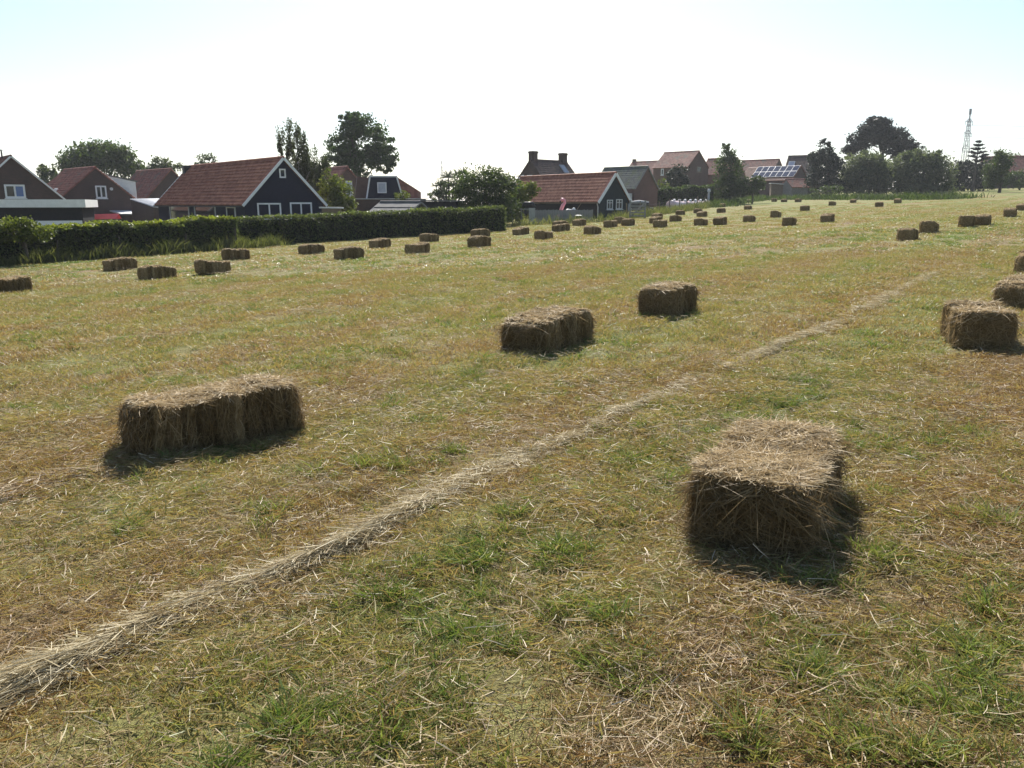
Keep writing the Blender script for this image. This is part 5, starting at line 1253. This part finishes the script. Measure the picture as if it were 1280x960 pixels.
# loose straw
A = clear_of_bales(wedge(rg, 3600, 0.5, 9)); A = dens(A, 0.30 + 0.42 * vnoise(A, 0.55, 5))
scatter('straw_litter', 'loose pale straws scattered over the stubble in the foreground', lit, A, rg.uniform(0.7, 1.3, len(A)), rg, 0.012, 0.05)
A = clear_of_bales(wedge(rg, 4600, 8.5, 32, 2.0)); A = dens(A, 0.18 + 0.34 * vnoise(A, 0.3, 6) + 0.35 * (np.sin(across(A) * 2.3 + 2.4) > 0.7))
scatter('straw_litter', 'loose pale straws over the middle of the field', litf, A, rg.uniform(0.8, 1.3, len(A)), rg, 0.012, 0.04)

# straw swath: the raked line of hay that crosses the foreground
def swath(name, label, pix, n, width, l0, l1, wid, seed, hgt=0.07, taper=None, m='windrow', sd=0.22, lift=0.012, broken=0.0):
    rg = np.random.default_rng(seed); K = [gp(u, v) for u, v in pix]; K = np.array([(p.x, p.y) for p in K])
    seg = np.linalg.norm(np.diff(K, axis=0), axis=1); cum = np.concatenate([[0], np.cumsum(seg)]); T = rg.random(n) ** (taper or 1.0) * cum[-1]
    if broken:
        T = T[rg.random(len(T)) < np.clip(1 - broken + broken * (0.5 + 0.9 * np.sin(T * 2.1) * np.sin(T * 0.83 + 1) + 0.4 * np.sin(T * 5.7)), 0.05, 1)]; n = len(T)
    i = np.clip(np.searchsorted(cum, T) - 1, 0, len(seg) - 1); f = (T - cum[i]) / seg[i]; d = (K[i + 1] - K[i]) / seg[i][:, None]; nn = np.stack([-d[:, 1], d[:, 0]], 1)
    wob = 0.025 * np.sin(T * 2.3) + 0.02 * np.sin(T * 5.1 + 1); wv = width * (0.75 + 0.35 * np.sin(T * 1.9 + 0.5) + 0.2 * np.sin(T * 6.3))
    off = np.clip(rg.normal(0, 0.5, n), -1.6, 1.6); c = K[i] + d * (f * seg[i])[:, None] + nn * (wob + off * wv)[:, None]
    hz = hgt * np.exp(-off ** 2 * 1.6) * rg.random(n) * (0.7 + 0.4 * np.sin(T * 3.7))
    t = np.arctan2(d[:, 1], d[:, 0]) + rg.normal(0, sd, n) + (rg.random(n) < 0.12) * rg.normal(0, 0.9, n)
    D = np.stack([np.cos(t), np.sin(t), rg.normal(0, 0.08, n)], 1); D /= np.linalg.norm(D, axis=1, keepdims=True)
    L = rg.uniform(l0, l1, n); bend = rg.normal(0, 0.1, (n, 3)); bend[:, 2] = -0.05
    P = np.stack([c[:, 0], c[:, 1], ground(c[:, 0], c[:, 1]) + lift + np.abs(hz)], 1)
    V, Q, mm = ribbons(P - D * (L / 2)[:, None], D, L, wid * rg.uniform(0.5, 1.5, n), bend, rg); V[:, 2] = np.maximum(V[:, 2], ground(V[:, 0], V[:, 1]) + 0.004)
    return tag(ob(name, mesh_np(name, V, Q, m, np.repeat(rg.random(n), mm))), label, kind='stuff')
swath('straw_swath', 'raked line of long pale hay crossing the left foreground', [(-160, 955), (0, 872), (290, 742), (540, 630)], 8600, 0.11, 0.05, 0.34, 0.0028, 61, 0.075, 1.0, sd=0.45, lift=0.016, broken=0.4)
swath('straw_swath', 'thinner raked hay line running on to the far right', [(520, 640), (700, 555), (880, 476), (1050, 404), (1175, 340)], 13500, 0.16, 0.03, 0.20, 0.0032, 62, 0.05, 1.05, sd=0.9, lift=0.035, broken=0.65)
swath('straw_swath', 'pale straw streak on the stubble at the left edge', [(-60, 640), (60, 600), (160, 590)], 900, 0.2, 0.08, 0.26, 0.0045, 63, 0.03, sd=0.5, m='straw')
swath('straw_swath', 'pale straw streak in the middle left of the field', [(400, 520), (500, 490), (620, 465)], 1100, 0.28, 0.05, 0.18, 0.0045, 64, 0.03, sd=0.6, m='straw')
swath('straw_swath', 'loose straw heap at the bottom centre of the photo', [(770, 960), (830, 880), (900, 800)], 1200, 0.26, 0.05, 0.28, 0.0024, 65, 0.03, sd=0.8, m='straw')
swath('straw_swath', 'scattered straw just in front of the right foreground bale', [(880, 740), (980, 760), (1060, 745)], 420, 0.26, 0.06, 0.24, 0.0030, 66, 0.02, sd=1.2, m='straw')

# ================================================================== HAZE: the sunlit air towards the far trees
hz_m = bpy.data.materials.new('haze_air'); hz_m.use_nodes = True; ht = hz_m.node_tree; ht.nodes.clear()
ho = ht.nodes.new('ShaderNodeOutputMaterial'); hv = ht.nodes.new('ShaderNodeVolumePrincipled')
hv.inputs['Color'].default_value = (0.90, 0.94, 1.0, 1); hv.inputs['Density'].default_value = 0.00022; hv.inputs['Anisotropy'].default_value = 0.35
ht.links.new(hv.outputs[0], ho.inputs['Volume'])
zlo = float(ground(np.array([-2600.0]), np.array([-60.0]))[0]) - 1.5
hz = MB().box((-2650, -80, zlo), (2650, 4150, 62)).build('haze', hz_m)
tag(hz, 'thin bright summer haze over field and houses', kind='stuff')
